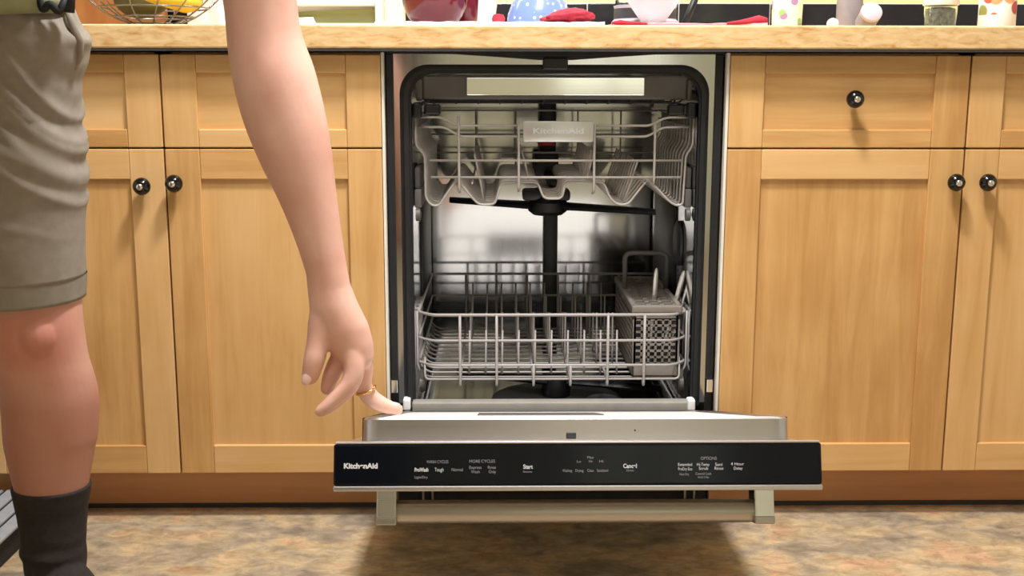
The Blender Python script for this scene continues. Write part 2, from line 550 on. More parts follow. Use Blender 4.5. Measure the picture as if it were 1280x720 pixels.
def smooth_path(pts, rs, sub):
    pts = [Vector(p) for p in pts]
    P, R = [], []
    n = len(pts)
    for i in range(n - 1):
        p0, p1, p2, p3 = pts[max(0, i - 1)], pts[i], pts[i + 1], pts[min(n - 1, i + 2)]
        r0, r1, r2, r3 = rs[max(0, i - 1)], rs[i], rs[i + 1], rs[min(n - 1, i + 2)]
        for k in range(sub):
            t = k / sub
            def cr(a, b, c, d):
                return 0.5 * ((2 * b) + (c - a) * t + (2 * a - 5 * b + 4 * c - d) * t * t + (3 * b - a - 3 * c + d) * t ** 3)
            P.append(cr(p0, p1, p2, p3)); R.append(cr(r0, r1, r2, r3))
    P.append(pts[-1]); R.append(rs[-1])
    return P, R


def thing(name, loc, label, cat, group=None):
    o = bpy.data.objects.new(name, None)
    o.empty_display_size = 0.05
    COL.objects.link(o)
    o.location = loc
    WLOC[o.name] = Vector(loc)
    return tag(o, label, cat, group)


def tag(o, label, cat, group=None):
    o['label'] = label; o['category'] = cat
    if group: o['group'] = group
    return o


def twin(o, delta, parent=None):
    """copy of one part at an offset, sharing its mesh"""
    c = o.copy(); COL.objects.link(c)
    c.location = o.location + Vector(delta)
    if parent is not None: c.parent = parent
    WLOC[c.name] = WLOC.get(o.name, Vector()) + Vector(delta)
    return c


def rrect(x0, x1, z0, z1, r_top, r_bot, n=8):
    pts = []
    for cx, cz, r, a0 in ((x1 - r_top, z1 - r_top, r_top, 0), (x0 + r_top, z1 - r_top, r_top, 90), (x0 + r_bot, z0 + r_bot, r_bot, 180), (x1 - r_bot, z0 + r_bot, r_bot, 270)):
        for k in range(n + 1):
            a = math.radians(a0 + 90 * k / n)
            pts.append((cx + r * math.cos(a), cz + r * math.sin(a)))
    return pts


# ------------------------------------------------------------------ setting
X0, X1, Y0, Y1, ZC = -2.4, 2.4, -3.5, 0.62, 2.42
MB().b2(X0, X1, Y0, Y1 + 0.1, -0.06, 0.0).build('floor', M['floor'], kind='structure')
MB().b2(X0, X1, Y0, Y1 + 0.1, ZC, ZC + 0.08).build('ceiling', M['ceil'], kind='structure')
wb = MB().b2(X0, X1, Y1, Y1 + 0.1, 0.0, ZC).build('wall_back', M['paint'], kind='structure')
gb = MB().b2(-1.356, 2.182, Y1 - 0.006, Y1, 0.905, 0.9905).build('grout_bed', M['grout'], wb)
t0 = None
for k in range(-8, 9):
    xa = 0.4135 + 0.2078 * k
    if t0 is None:
        t0 = MB().b2(xa - 0.1024, xa + 0.1024, Y1 - 0.012, Y1 - 0.004, 0.9085, 0.9880, 0.0015).build('tile', M['tile'], wb)
        tk = k
    else:
        twin(t0, (0.2078 * (k - tk), 0, 0))


def wall_with_window(name, axis, at, thick, a0, a1, z0, z1, lo, hi):
    mb = MB()
    def bx(p, q, r, s):
        if q - p < 1e-6 or s - r < 1e-6: return
        if axis == 'x': mb.b2(at, at + thick, p, q, r, s)
        else: mb.b2(p, q, at, at + thick, r, s)
    bx(lo, a0, 0, ZC); bx(a1, hi, 0, ZC); bx(a0, a1, 0, z0); bx(a0, a1, z1, ZC)
    mb.build(name, M['pale_paint' if axis == 'y' else 'cream'], kind='structure')


def window(n, axis, at, thick, a0, a1, z0, z1):
    fr = MB(); t = 0.05
    def bx(mb, p, q, r, s, d0=0.0, d1=None):
        d1 = thick if d1 is None else d1
        u, v = sorted((at + d0, at + d1))
        if axis == 'x': mb.b2(u, v, p, q, r, s)
        else: mb.b2(p, q, u, v, r, s)
    bx(fr, a0, a0 + t, z0, z1); bx(fr, a1 - t, a1, z0, z1); bx(fr, a0 + t, a1 - t, z0, z0 + t); bx(fr, a0 + t, a1 - t, z1 - t, z1)
    am = (a0 + a1) / 2
    bx(fr, am - 0.02, am + 0.02, z0 + t, z1 - t)
    f = fr.build('window_%d' % n, M['white'], kind='structure')
    for p, q in ((a0 + t, am - 0.02), (am + 0.02, a1 - t)):
        mb = MB(); bx(mb, p, q, z0 + t, z1 - t, thick * 0.45, thick * 0.55)
        mb.build('pane', M['window' if n != 3 else 'window_bright'], f)


WIN_R = (-2.5, -1.1, 0.95, 2.05)
WIN_L = (-1.5, -0.5, 0.35, 2.05)
WIN_ADDED = (0.16, 0.78, 0.70, 1.6)
wall_with_window('wall_right', 'x', X1, 0.1, *WIN_R, Y0, Y1 + 0.1); window(1, 'x', X1, 0.1, *WIN_R)
wall_with_window('wall_left', 'x', X0 - 0.1, 0.1, *WIN_L, Y0, Y1 + 0.1); window(2, 'x', X0, -0.1, *WIN_L)
wall_with_window('wall_front', 'y', Y0 - 0.1, 0.1, *WIN_ADDED, X0, X1); window(3, 'y', Y0, -0.1, *WIN_ADDED)  # front window is unseen, added for bright reflections in the steel

d1 = MB().b2(-1.25, -0.42, Y0 + 0.001, Y0 + 0.04, 0.0, 2.03, 0.003).build('door_1', plain('dark_door', (92, 78, 66), 0.45), kind='structure')  # unseen door, added as a dark shape for the steel to reflect
for z0, z1 in ((0.2, 0.95), (1.08, 1.85)):
    for xa in (-1.15, -0.80):
        MB().b2(xa, xa + 0.28, Y0 + 0.04, Y0 + 0.05, z0, z1, 0.004).build('door_panel', d1.data.materials[0], d1)
MB().lathe([(0.012, 0.04), (0.012, 0.07), (0.028, 0.085), (0.026, 0.11), (0.01, 0.118)], (-0.49, Y0, 1.0), 20, 'y').build('knob', M['chrome'], d1, smooth=True)
for i, ((lx, ly), sx, sy, pw) in enumerate(CEILING_LAMPS):
    t = thing('ceiling_light', (lx, ly, 2.392), ['flat ceiling light above the open dishwasher', 'wide flat ceiling light behind the camera'][i], 'ceiling light', 'ceiling lights')
    f = MB()
    for p in ((-sx / 2 - 0.02, -sx / 2, -sy / 2 - .02, sy / 2 + .02), (sx / 2, sx / 2 + .02, -sy / 2 - .02, sy / 2 + .02), (-sx / 2, sx / 2, -sy / 2 - .02, -sy / 2), (-sx / 2, sx / 2, sy / 2, sy / 2 + .02)):
        f.b2(lx + p[0], lx + p[1], ly + p[2], ly + p[3], 2.388, 2.42)
    f.build('frame', M['white'], t)
    MB().b2(lx - sx / 2, lx + sx / 2, ly - sy / 2, ly + sy / 2, 2.40, 2.42).build('diffuser', M['diffuser'], t)
t = thing('wall_lamp', (0.15, 0.5, 1.36), 'long slim strip lamp on the back wall above the counter', 'lamp')
MB().b2(-1.1, 1.4, 0.40, 0.62, 1.375, 1.40, 0.004).build('housing', M['white'], t)
MB().b2(-1.05, 1.35, 0.39, 0.45, 1.368, 1.376).build('diffuser', M['diffuser'], t)

# toe kick boards (either side of the dishwasher) and dark grey strip at the floor
MB().b2(-1.09, -0.31, 0.07, 0.085, 0.0, 0.095).build('trim_1', M['toe'], kind='structure')
MB().b2(0.31, 1.17, 0.07, 0.085, 0.0, 0.095).build('trim_2', M['toe'], kind='structure')
MB().b2(-1.09, -0.31, 0.066, 0.0705, 0.0, 0.008).build('trim_3', M['darkgrey'], kind='structure')
MB().b2(0.31, 1.17, 0.066, 0.0705, 0.0, 0.008).build('trim_4', M['darkgrey'], kind='structure')


# ------------------------------------------------------------------ cabinets
def knob(parent, x, z, label=None):
    mb = MB()
    prof = [(0.006, 0.0), (0.006, -0.006), (0.0085, -0.008), (0.0135, -0.012), (0.0158, -0.017), (0.0155, -0.021), (0.013, -0.026), (0.0088, -0.0295), (0.006, -0.0305)]
    mb.lathe(prof, (x, -0.002, z), 28, 'y')
    mb.cur = 1
    mb.lathe([(0.0058, -0.0300), (0.0060, -0.0315), (0.0048, -0.0335), (0.002, -0.0345)], (x, -0.002, z), 20, 'y')
    return mb.build('knob', [M['knob'], M['chrome']], parent, smooth=True)


def shaker(root, name, x0, x1, z0, z1, kn=None, stile=0.061, rail=0.054, horiz=False):
    """five-piece front: recessed panel with two stiles and two rails"""
    d = MB().b2(x0 + stile - 0.004, x1 - stile + 0.004, 0.0075, 0.015, z0 + rail - 0.004, z1 - rail + 0.004).build(name, M['wood_h' if horiz else 'wood_v'], root)
    st = MB().b2(x0, x0 + stile, 0.0, 0.02, z0, z1, 0.0016).build('stile', M['wood_v'], d)
    twin(st, (x1 - x0 - stile, 0, 0), d)
    rl = MB().b2(x0 + stile + 0.0003, x1 - stile - 0.0003, 0.0004, 0.0196, z0, z0 + rail, 0.0016).build('rail', M['wood_h'], d)
    twin(rl, (0, 0, z1 - z0 - rail), d)
    if kn: knob(d, *kn)
    return d


def cabinet(xa, xb, xm, label, knobs, drawer_knobs, names):
    root = thing('base_cabinet', ((xa + xb) / 2, 0.3, 0.0931), label, 'cabinet')
    mb = MB()
    mb.b2(xa + 0.004, xa + 0.02, 0.022, 0.6, 0.0931, 0.868); mb.b2(xb - 0.02, xb - 0.004, 0.022, 0.6, 0.0931, 0.868)
    mb.b2(xa + 0.02, xb - 0.02, 0.022, 0.6, 0.0931, 0.11); mb.b2(xa + 0.02, xb - 0.02, 0.59, 0.6, 0.11, 0.868)
    mb.b2(xa + 0.02, xb - 0.02, 0.024, 0.04, 0.68, 0.72); mb.b2(xm - 0.015, xm + 0.015, 0.024, 0.04, 0.11, 0.868)
    mb.b2(xa + 0.02, xb - 0.02, 0.024, 0.04, 0.85, 0.868)
    mb.build('carcass', M['wood_v'], root)
    g = 0.0016
    for i, (p, q) in enumerate(((xa, xm), (xm, xb))):
        p2 = p + (g if p == xm else 0.0045); q2 = q - (g if q == xm else 0.0045)
        shaker(root, 'door', p2, q2, 0.0935, 0.6985, knobs[i])
        shaker(root, names, p2, q2, 0.7015, 0.864, drawer_knobs[i], rail=0.032, horiz=True)
    return root


cl = cabinet(-1.0875, -0.3055, -0.697, 'golden maple cabinet left of the dishwasher behind the standing person', [(-0.734, 0.634), (-0.677, 0.639)], [None, None], 'drawer_front')
cr = cabinet(0.3055, 1.1705, 0.738, 'golden maple cabinet right of the dishwasher with a knobbed drawer', [(0.718, 0.641), (0.775, 0.641)], [(0.528, 0.788), (0.956, 0.788)], 'drawer')
for root, x in ((cl, -0.3065), (cr, 0.3065)):
    s = 1 if x > 0 else -1
    MB().b2(x - 0.0024, x + 0.0024, 0.004, 0.022, 0.0935, 0.868).build('edge_strip', M['offwhite'], root, label='pale edge strip beside the dishwasher')

ct = MB().b2(-1.11, 1.2, -0.03, 0.608, 0.8735, 0.9145, 0.0035).build('countertop', M['burl'])
tag(ct, 'long mottled wood-look countertop running over cabinets and dishwasher', 'countertop')
ct2 = MB().b2(-1.11, 1.2, -0.0292, 0.0, 0.8695, 0.8737).build('underside_strip', M['darkgrey'], ct)

# ------------------------------------------------------------------ dishwasher
dw = thing('dishwasher', (0, 0.3, 0), 'stainless built-in dishwasher with its door pulled down half open', 'dishwasher')

# outer body: tub shell as a rounded open box
inn = rrect(-0.2585, 0.2605, 0.165, 0.832, 0.045, 0.03)
out = rrect(-0.2625, 0.2645, 0.161, 0.836, 0.049, 0.034)
mb = MB(); mb.ring(out, inn, 0.034, 0.585); mb.prism(out, 0.585, 0.589)
mb.build('tub', M['steel_v'], dw, smooth=True)
# black panels added for the dark reflection on both tub walls
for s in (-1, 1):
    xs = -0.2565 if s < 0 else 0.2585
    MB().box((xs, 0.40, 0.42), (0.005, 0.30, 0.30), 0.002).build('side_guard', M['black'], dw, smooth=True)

fo = [(0.2865, 0.206), (0.2865, 0.8665), (-0.2885, 0.8665), (-0.2885, 0.206)]
fin = rrect(-0.2785, 0.2775, 0.215, 0.8475, 0.052, 0.005)
def resample(poly, n):
    P = poly + [poly[0]]
    L = [0]
    for a, b in zip(P, P[1:]): L.append(L[-1] + math.hypot(a[0] - b[0], a[1] - b[1]))
    r = []
    for k in range(n):
        d = L[-1] * k / n; i = max(j for j in range(len(L) - 1) if L[j] <= d + 1e-12)
        t = (d - L[i]) / max(1e-9, L[i + 1] - L[i]); r.append((P[i][0] * (1 - t) + P[i + 1][0] * t, P[i][1] * (1 - t) + P[i + 1][1] * t))
    return r
def outer_for(inner, x0, x1, z0, z1):
    """push each point of the inner loop to the rectangle by its own direction so corners match"""
    o = []
    n = len(inner) // 4
    for i, (x, z) in enumerate(inner):
        q, k = divmod(i, n)
        f = k / (n - 1)
        cor = [(x1, z1), (x0, z1), (x0, z0), (x1, z0)][q]
        if q in (0, 2): o.append((cor[0], z + (cor[1] - z) * min(1, 2 * f)) if f < 0.5 else (x + (cor[0] - x) * min(1, 2 * (1 - f)), cor[1]))
        else: o.append((x + (cor[0] - x) * min(1, 2 * f), cor[1]) if f < 0.5 else (cor[0], z + (cor[1] - z) * min(1, 2 * (1 - f))))
    return o
MB().ring(outer_for(fin, -0.2885, 0.2865, 0.206, 0.8665), fin, 0.024, 0.036).build('front_frame', M['steel_v'], dw, label='bright stainless flange around the opening')
gin = rrect(-0.2585, 0.2605, 0.2155, 0.832, 0.045, 0.004)
gout = rrect(-0.2784, 0.2774, 0.2151, 0.8474, 0.052, 0.005)
mb = MB(); mb.ring(gout, gin, 0.030, 0.044); mb.ring(rrect(-0.2715, 0.2715, 0.2153, 0.842, 0.05, 0.005), rrect(-0.2625, 0.2640, 0.2154, 0.8355, 0.046, 0.004), 0.022, 0.031)
mb.build('gasket', M['rubber'], dw, smooth=True, label='black rubber door gasket')
MB().prism([(-0.302, 0.8725), (0.302, 0.8725), (0.302, 0.866), (0.18, 0.8655), (0.10, 0.8605), (0.03, 0.8555), (-0.03, 0.8555), (-0.10, 0.8605), (-0.18, 0.8655), (-0.302, 0.866)], 0.010, 0.024).build('top_strip', M['rubber'], dw)
MB().b2(-0.022, 0.022, 0.006, 0.03, 0.838, 0.860, 0.003).build('latch_strike', M['black'], dw)
ss = MB().b2(-0.3025, -0.2886, 0.02, 0.034, 0.268, 0.8664, 0.002).build('side_strip', M['rubber'], dw)
twin(ss, (0.5898, 0, 0))
ss = MB().b2(-0.3025, -0.2886, 0.028, 0.040, 0.1, 0.268).build('side_panel', M['black'], dw)
twin(ss, (0.5898, 0, 0))
br = MB().b2(-0.302, -0.2905, 0.018, 0.028, 0.243, 0.268, 0.001).build('mounting_bracket', M['chrome'], dw)
twin(br, (0.5915, 0, 0))
MB().b2(-0.2635, 0.2655, 0.010, 0.034, 0.205, 0.2275, 0.003).build('sill', M['sillgrey'], dw)
cp = MB().b2(-0.280, -0.266, 0.006, 0.03, 0.212, 0.234, 0.003).build('sill_cap', M['white'], dw)
twin(cp, (0.533, 0, -0.002))
MB().b2(-0.30, 0.30, 0.045, 0.06, 0.095, 0.206).build('access_panel', M['black'], dw)
MB().b2(-0.305, 0.305, 0.08, 0.095, 0.0, 0.095).build('toe_panel', M['black'], dw)
MB().b2(-0.30, 0.30, 0.095, 0.585, 0.03, 0.155).build('base', M['black'], dw)
for x in (-0.238, 0.268):
    mb = MB(); mb.b2(x - 0.011, x - 0.007, 0.045, 0.078, 0.0, 0.095); mb.b2(x + 0.007, x + 0.011, 0.045, 0.078, 0.0, 0.095); mb.b2(x - 0.011, x + 0.011, 0.044, 0.076, 0.0, 0.004)
    mb.build('foot', M['chrome'], dw)
# sump, filter and lower spray arm on the tub floor
MB().lathe([(0.135, 0.1655), (0.135, 0.1685), (0.12, 0.1695), (0.10, 0.168)], (0.02, 0.24, 0), 36).build('sump', M['darkgrey'], dw, smooth=True)
MB().lathe([(0.036, 0.168), (0.036, 0.186), (0.03, 0.19), (0.01, 0.19)], (0.11, 0.17, 0), 28).build('filter_cap', M['darkgrey'], dw, smooth=True)
mb = MB()
mb.lathe([(0.03, 0.169), (0.03, 0.2), (0.022, 0.212), (0.008, 0.214)], (0.02, 0.27, 0), 24)
for s in (-1, 1):
    rings = []
    for k in range(8):
        t = k / 7; x = 0.02 + s * (0.02 + 0.19 * t); y = 0.27 - s * 0.07 * t
        hw, hh = 0.026 - 0.010 * t, 0.009 - 0.003 * t
        rings.append([(x, y + hw * math.cos(a), 0.2 + hh * math.sin(a)) for a in [2 * PI * j / 12 for j in range(12)]])
    mb.loft(rings)
mb.build('lower_spray_arm', M['black'], dw, smooth=True)
mb = MB()
mb.lathe([(0.03, 0.548), (0.040, 0.556), (0.040, 0.574), (0.030, 0.584), (0.026, 0.602)], (0.0, 0.28, 0), 24)
mb.b2(-0.052, 0.045, 0.255, 0.31, 0.578, 0.600, 0.006)
for s in (-1, 1):
    rings = []
    for k in range(10):
        t = k / 9; x = s * (0.02 + 0.185 * t); y = 0.28 - s * 0.11 * t
        hw, hh = 0.026 - 0.010 * t, 0.0085 - 0.002 * t
        rings.append([(x, y + hw * math.cos(a), 0.566 + hh * math.sin(a)) for a in [2 * PI * j / 12 for j in range(12)]])
    mb.loft(rings)
mb.build('middle_spray_arm', M['black'], dw, smooth=True)
MB().b2(0.004, 0.036, 0.552, 0.584, 0.18, 0.585, 0.006).build('water_tube', M['darkgrey'], dw, smooth=True)
mb = MB(); mb.b2(-0.008, 0.030, 0.535, 0.582, 0.585, 0.815, 0.008); mb.b2(0.0, 0.022, 0.27, 0.56, 0.603, 0.618, 0.006); mb.b2(-0.02, 0.034, 0.50, 0.545, 0.60, 0.66, 0.006)
mb.build('supply_tube', M['black'], dw, smooth=True)
MB().b2(-0.010, 0.026, 0.520, 0.536, 0.672, 0.696, 0.003).build('clip', M['red'], dw, label='small red plastic clip at the back of the upper rack')
# top rack slides, end stops and height adjusters on both walls
for s in (-1, 1):
    xw = -0.2575 if s < 0 else 0.2595
    MB().b2(min(xw, xw - s * 0.010), max(xw, xw - s * 0.010), 0.06, 0.55, 0.757, 0.772, 0.002).build('rack_slide', M['steel'], dw)
    MB().b2(min(xw, xw - s * 0.016), max(xw, xw - s * 0.016), 0.046, 0.075, 0.752, 0.780, 0.004).build('slide_stop', M['black'], dw)
    MB().b2(min(xw - s * 0.02, xw - s * 0.05), max(xw - s * 0.02, xw - s * 0.05), 0.055, 0.08, 0.757, 0.776, 0.004).build('slide_stop', M['black'], dw)
    mb = MB()
    mb.b2(min(xw, xw - s * 0.013), max(xw, xw - s * 0.013), 0.07, 0.24, 0.585, 0.62, 0.003)
    mb.b2(min(xw, xw - s * 0.010), max(xw, xw - s * 0.010), 0.08, 0.2, 0.62, 0.66, 0.003)
    mb.lathe([(0.012, 0.0), (0.012, 0.008), (0.005, 0.010)], (xw - s * 0.006 - 0.004, 0.075, 0.572), 16, 'x')
    mb.lathe([(0.012, 0.0), (0.012, 0.008), (0.005, 0.010)], (xw - s * 0.006 - 0.004, 0.12, 0.630), 16, 'x')
    mb.build('rack_adjuster', M['greyp'], dw, smooth=True)
vent = MB().lathe([(0.045, 0.0), (0.045, -0.005), (0.035, -0.008), (0.01, -0.008)], (0.2595, 0.2, 0.5), 28, 'x').build('vent', M['darkgrey'], dw, smooth=True)

# --- door: local frame, x right, -y towards the top edge of the door, z = inner face
DA = math.atan(0.285)
door = MB()
door.b2(-0.3025, 0.3025, -0.70, 0.022, -0.0855, -0.0325, 0.003)
door_o = door.build('door', M['steel'], dw, local=True, origin=(0, 0, 0))
door_o.location = Vector((-0.0045, -0.004, 0.215)) - Vector((0, 0.3, 0))
door_o.rotation_euler = (-DA, 0, 0)
def D(mb, name, mat, **kw):
    return mb.build(name, mat, door_o, local=True, **kw)
# pan with a raised rim
mb = MB()
pr = 0.022
def plan(x0, x1, y0, y1, r, n=6):
    return [(x, y) for x, y in rrect(x0, x1, y0, y1, 0.004, r, n)]
outer = plan(-0.272, 0.272, -0.690, -0.004, pr)
def lay(pl, z): return [(x, y, z) for x, y in pl]
def shrink(pl, d, c=(0, -0.347)):
    return [(x - math.copysign(d, x - c[0]), y - math.copysign(d, y - c[1])) for x, y in pl]
mb.loft([lay(outer, -0.0335), lay(outer, -0.003), lay(shrink(outer, 0.003), 0.0), lay(shrink(outer, 0.008), 0.0), lay(shrink(outer, 0.013), -0.003)])
D(mb, 'inner_panel', M['pan'], smooth=True)
D(MB().b2(-0.258, 0.258, -0.676, -0.018, -0.0034, -0.0022), 'liner', M['pantop'])
D(MB().b2(-0.13, 0.06, -0.42, -0.25, -0.0022, -0.0004, 0.0008), 'dispenser', M['greyp'])
for s in (-1, 1):
    vs = [(s * 0.2725, 0.0, -0.001), (s * 0.3015, 0.0, -0.001), (s * 0.2735, -0.665, -0.001)]
    lo = [(x, y, -0.033) for x, y, z in vs]
    D(MB().add(vs + lo, [[0, 1, 2], [5, 4, 3], [0, 3, 4, 1], [1, 4, 5, 2], [2, 5, 3, 0]]), 'edge_seal', M['rubber'])  # thin black wedge narrowing to the front corner
# control panel and trims
D(MB().b2(-0.3035, 0.3035, -0.7135, -0.6985, -0.0835, -0.0325, 0.0025), 'control_panel', M['gloss'])
D(MB().b2(-0.3035, 0.3035, -0.7150, -0.6985, -0.0905, -0.0838, 0.0015), 'lower_trim', M['pan'])
D(MB().b2(-0.302, 0.302, -0.7125, -0.692, -0.0325, -0.0295, 0.0012), 'upper_trim', M['pan'])
D(MB().b2(-0.0135, -0.001, -0.6925, -0.6895, -0.0275, -0.0195, 0.001), 'latch', M['darkgrey'])
D(MB().lathe([(0.0012, 0.0), (0.0012, 0.001)], (0.0735, -0.6908, -0.017), 10, 'y'), 'screw', M['black'])
# handle
for x0, x1 in ((-0.2525, -0.2275), (0.2235, 0.2485)):
    mb = MB(); mb.b2(x0, x1, -0.690, -0.655, -0.1300, -0.0855, 0.002)
    D(mb, 'handle_bracket', M['chrome' if x0 > 0 else 'steel'])  # brighter metal on the right stands in for its window reflection
    D(MB().b2(x0 - 0.0006, x1 + 0.0006, -0.6912, -0.654, -0.1345, -0.1245, 0.002), 'bracket_cap', M['handle'])
mb = MB(); mb.lathe([(0.0142, -0.2275), (0.0148, -0.222), (0.0148, 0.218), (0.0142, 0.2235)], (0, -0.672, -0.1195), 28, 'x')
D(mb, 'handle', M['handle'], smooth=True)


def text(parent, s, x, z, h, mat, y=-0.71375, name='lettering', size=None, rot=(PI / 2, 0, 0), local=True, width=None, bold=0.0):
    cu = bpy.data.curves.new('txt', 'FONT')
    cu.body = s; cu.align_x = 'CENTER'; cu.align_y = 'CENTER'
    cu.size = h / 0.72
    cu.offset = bold
    to = bpy.data.objects.new('txt', cu); COL.objects.link(to)
    bpy.context.view_layer.update()
    me = bpy.data.meshes.new_from_object(to.evaluated_get(bpy.context.evaluated_depsgraph_get()))
    bpy.data.objects.remove(to); bpy.data.curves.remove(cu)
    me.name = name
    me.materials.clear(); me.materials.append(mat)
    o = bpy.data.objects.new(name, me); COL.objects.link(o)
    o.parent = parent; o.rotation_euler = rot
    o.location = (x, y, z) if local else Vector((x, y, z)) - WLOC.get(parent.name, Vector())
    if width and me.vertices:
        wx = max(v.co.x for v in me.vertices) - min(v.co.x for v in me.vertices)
        k = width / wx
        for v in me.vertices: v.co.x *= k
    return o


def panel_text(s, u0, u1, v, hpx, bright=True, bold=0.0):
    x = lambda u: -0.3055 + (u - 415) * 0.000995
    z = -0.032 - (v - 553) * 0.001075
    text(door_o, s, (x(u0) + x(u1)) / 2, z, hpx * 0.00105, M['letters' if bright else 'dimletters'], width=x(u1) - x(u0), bold=bold)


for a in (('KitchenAid', 430, 472, 578.5, 6, True, 0.0004), ('WASH CYCLES', 533, 560, 574, 3.6, False), ('ProWash', 518, 535, 583, 4.6, True, 0.0002), ('Light/Dry', 518, 534, 591.5, 3, False),
          ('Tough', 543, 554, 583, 4.4, True), ('Normal', 564, 578, 583, 4, False), ('MORE CYCLES', 586, 618, 573.5, 3.6, False), ('Express', 586, 601, 580.5, 3.6, False), ('Wash', 588.5, 599, 585.5, 3.6, False),
          ('Rinse', 609, 619, 580.5, 3.6, False), ('Only', 610, 619, 585.5, 3.6, False), ('Start', 653, 665, 580, 5, True, 0.0002), ('Resume', 653, 664, 585.5, 2.4, False),
          ('Washing', 702, 714, 584.5, 3.4, False), ('Drying', 718, 728, 584.5, 3.4, False), ('Clean', 733, 741, 584.5, 3.4, False), ('Sanitized', 745, 759, 584.5, 3.4, False),
          ('Lo', 720, 725, 574, 3, False), ('Max', 733, 741, 569.5, 3.2, False), ('Hr', 735, 740, 574, 3, False), ('Hi', 748, 753, 574, 3, False),
          ('Cancel', 778, 795, 579.5, 5, True, 0.0002), ('Drain', 782, 791, 584.5, 2.4, False), ('OPTIONS', 875, 895, 571, 3.8, False),
          ('Extended', 846.5, 864, 578, 3.6, True), ('ProDry Eco', 846.5, 864, 583, 3.6, True), ('Heat Dry', 848, 860, 589, 3, False),
          ('Hi-Temp', 870, 885.5, 578, 3.6, True), ('Scrub', 872.5, 884, 582.5, 3.6, True), ('Control Lock', 868, 888, 588.5, 3, False), ('Hold 3 Sec', 871, 885, 592.5, 2.6, False),
          ('Sani', 893, 902, 578, 3.6, True), ('Rinse', 892, 903, 582.5, 3.6, True), ('4 Hour', 912.5, 929, 577.5, 3.6, True), ('Delay', 916, 927, 582.5, 3.6, True)):
    panel_text(*a)

# ------------------------------------------------------------------ racks
WIRE_R = 0.0024


def bend(pts, r=0.01, n=4):
    """round the corners of a polyline"""
    pts = [Vector(p) for p in pts]
    o = [pts[0]]
    for i in range(1, len(pts) - 1):
        a, b, c = pts[i - 1], pts[i], pts[i + 1]
        d = min(r, (a - b).length * 0.45, (c - b).length * 0.45)
        p, q = b + (a - b).normalized() * d, b + (c - b).normalized() * d
        for k in range(n + 1):
            t = k / n
            o.append(p * (1 - t) ** 2 + b * 2 * t * (1 - t) + q * t * t)
    o.append(pts[-1])
    return o


def wire(root, pts, r=WIRE_R, mat='wire', name='wire', corner=0.01, closed=False):
    return MB().tube(bend(pts, corner), r, 8, closed).build(name, M[mat], root, smooth='all')


lr = thing('lower_rack', (0, 0.28, 0.245), 'pale wire lower dish rack with rows of upright tines, empty', 'dish rack')
LX0, LX1, LY0, LY1 = -0.2535, 0.2555, 0.050, 0.505
for z, rr in ((0.3855, 0.0030), (0.336, 0.0026), (0.288, 0.0028)):
    pts = [(0, LY1, z), (LX0 + 0.003, LY1, z), (LX0, LY0 + 0.03, z), (LX0 + 0.027, LY0, z), (LX1 - 0.027, LY0, z), (LX1, LY0 + 0.03, z), (LX1 - 0.003, LY1, z), (0, LY1, z)]
    wire(lr, pts, rr, corner=0.012)
wire(lr, [(LX0 + 0.012, LY0 + 0.02, 0.3), (LX0 + 0.012, LY0 + 0.006, 0.2595), (LX1 - 0.012, LY0 + 0.006, 0.2595), (LX1 - 0.012, LY0 + 0.02, 0.3)], 0.0022)
for x, top in ((-0.174, .3855), (-0.105, .3855), (-0.035, .288), (0.035, .288), (0.105, .3855), (0.174, .3855)):
    wire(lr, [(x, LY0 - 0.004, top), (x, LY0 - 0.004, 0.247), (x, LY0 + 0.02, 0.262), (x, LY1 - 0.01, 0.262), (x, LY1 + 0.004, 0.29), (x, LY1 + 0.004, .3855)], 0.0026, corner=0.008)
for k in range(13):
    y = LY0 + 0.030 + k * 0.0355
    wire(lr, [(LX0 - 0.003, y, 0.3875), (LX0 - 0.003, y, 0.275), (LX0 + 0.016, y, 0.2575), (LX1 - 0.016, y, 0.2575), (LX1 + 0.003, y, 0.275), (LX1 + 0.003, y, 0.3875)], 0.0020, corner=0.012)
tine = None
rows = [(0.098, 0.083), (0.185, 0.10), (0.27, 0.083), (0.355, 0.10), (0.44, 0.115)]
for ri, (yy, hh) in enumerate(rows):
    first = None
    for k in range(10):
        x = -0.158 + k * 0.0318
        if x > 0.135: continue
        if first is None:
            first = wire(lr, [(x, yy, 0.2585), (x, yy + 0.004, 0.2585 + hh * 0.3), (x + 0.001, yy + 0.018, 0.2585 + hh)], 0.0019, name='tine', corner=0.005)
            fx = x
        else: twin(first, (x - fx, 0, 0))
for sx in (LX0 + 0.006, LX1 - 0.006):
    for yy in (0.085, 0.44):
        mb = MB(); mb.lathe([(0.006, -0.006), (0.016, -0.005), (0.016, 0.005), (0.006, 0.006)], (sx, yy, 0.244), 20, 'x'); mb.b2(sx - 0.004, sx + 0.004, yy - 0.012, yy + 0.012, 0.244, 0.275, 0.002)
        mb.build('wheel', M['greyp'], lr, smooth=True)

# upper rack
ur = thing('upper_rack', (0, 0.28, 0.589), 'warm grey wire upper dish rack with a bright name plate', 'dish rack')
prof = [(-0.2535, 0.755), (-0.2535, 0.700), (-0.2375, 0.684), (-0.2365, 0.604), (-0.225, 0.590), (-0.212, 0.590), (-0.178, 0.640), (-0.150, 0.604), (-0.138, 0.592), (-0.108, 0.592), (-0.096, 0.634), (-0.029, 0.634), (-0.017, 0.603), (0.017, 0.603), (0.023, 0.634), (0.094, 0.634), (0.106, 0.604), (0.120, 0.592), (0.140, 0.592), (0.176, 0.640), (0.218, 0.597), (0.230, 0.590), (0.242, 0.592), (0.2455, 0.684), (0.2575, 0.700), (0.2585, 0.755)]
first = None
for k in range(12):
    y = 0.066 + k * 0.037
    if first is None: first = wire(ur, [(x, y, z) for x, z in prof], 0.0021, 'tanwire', corner=0.009)
    else: twin(first, (0, 0.037 * k, 0))
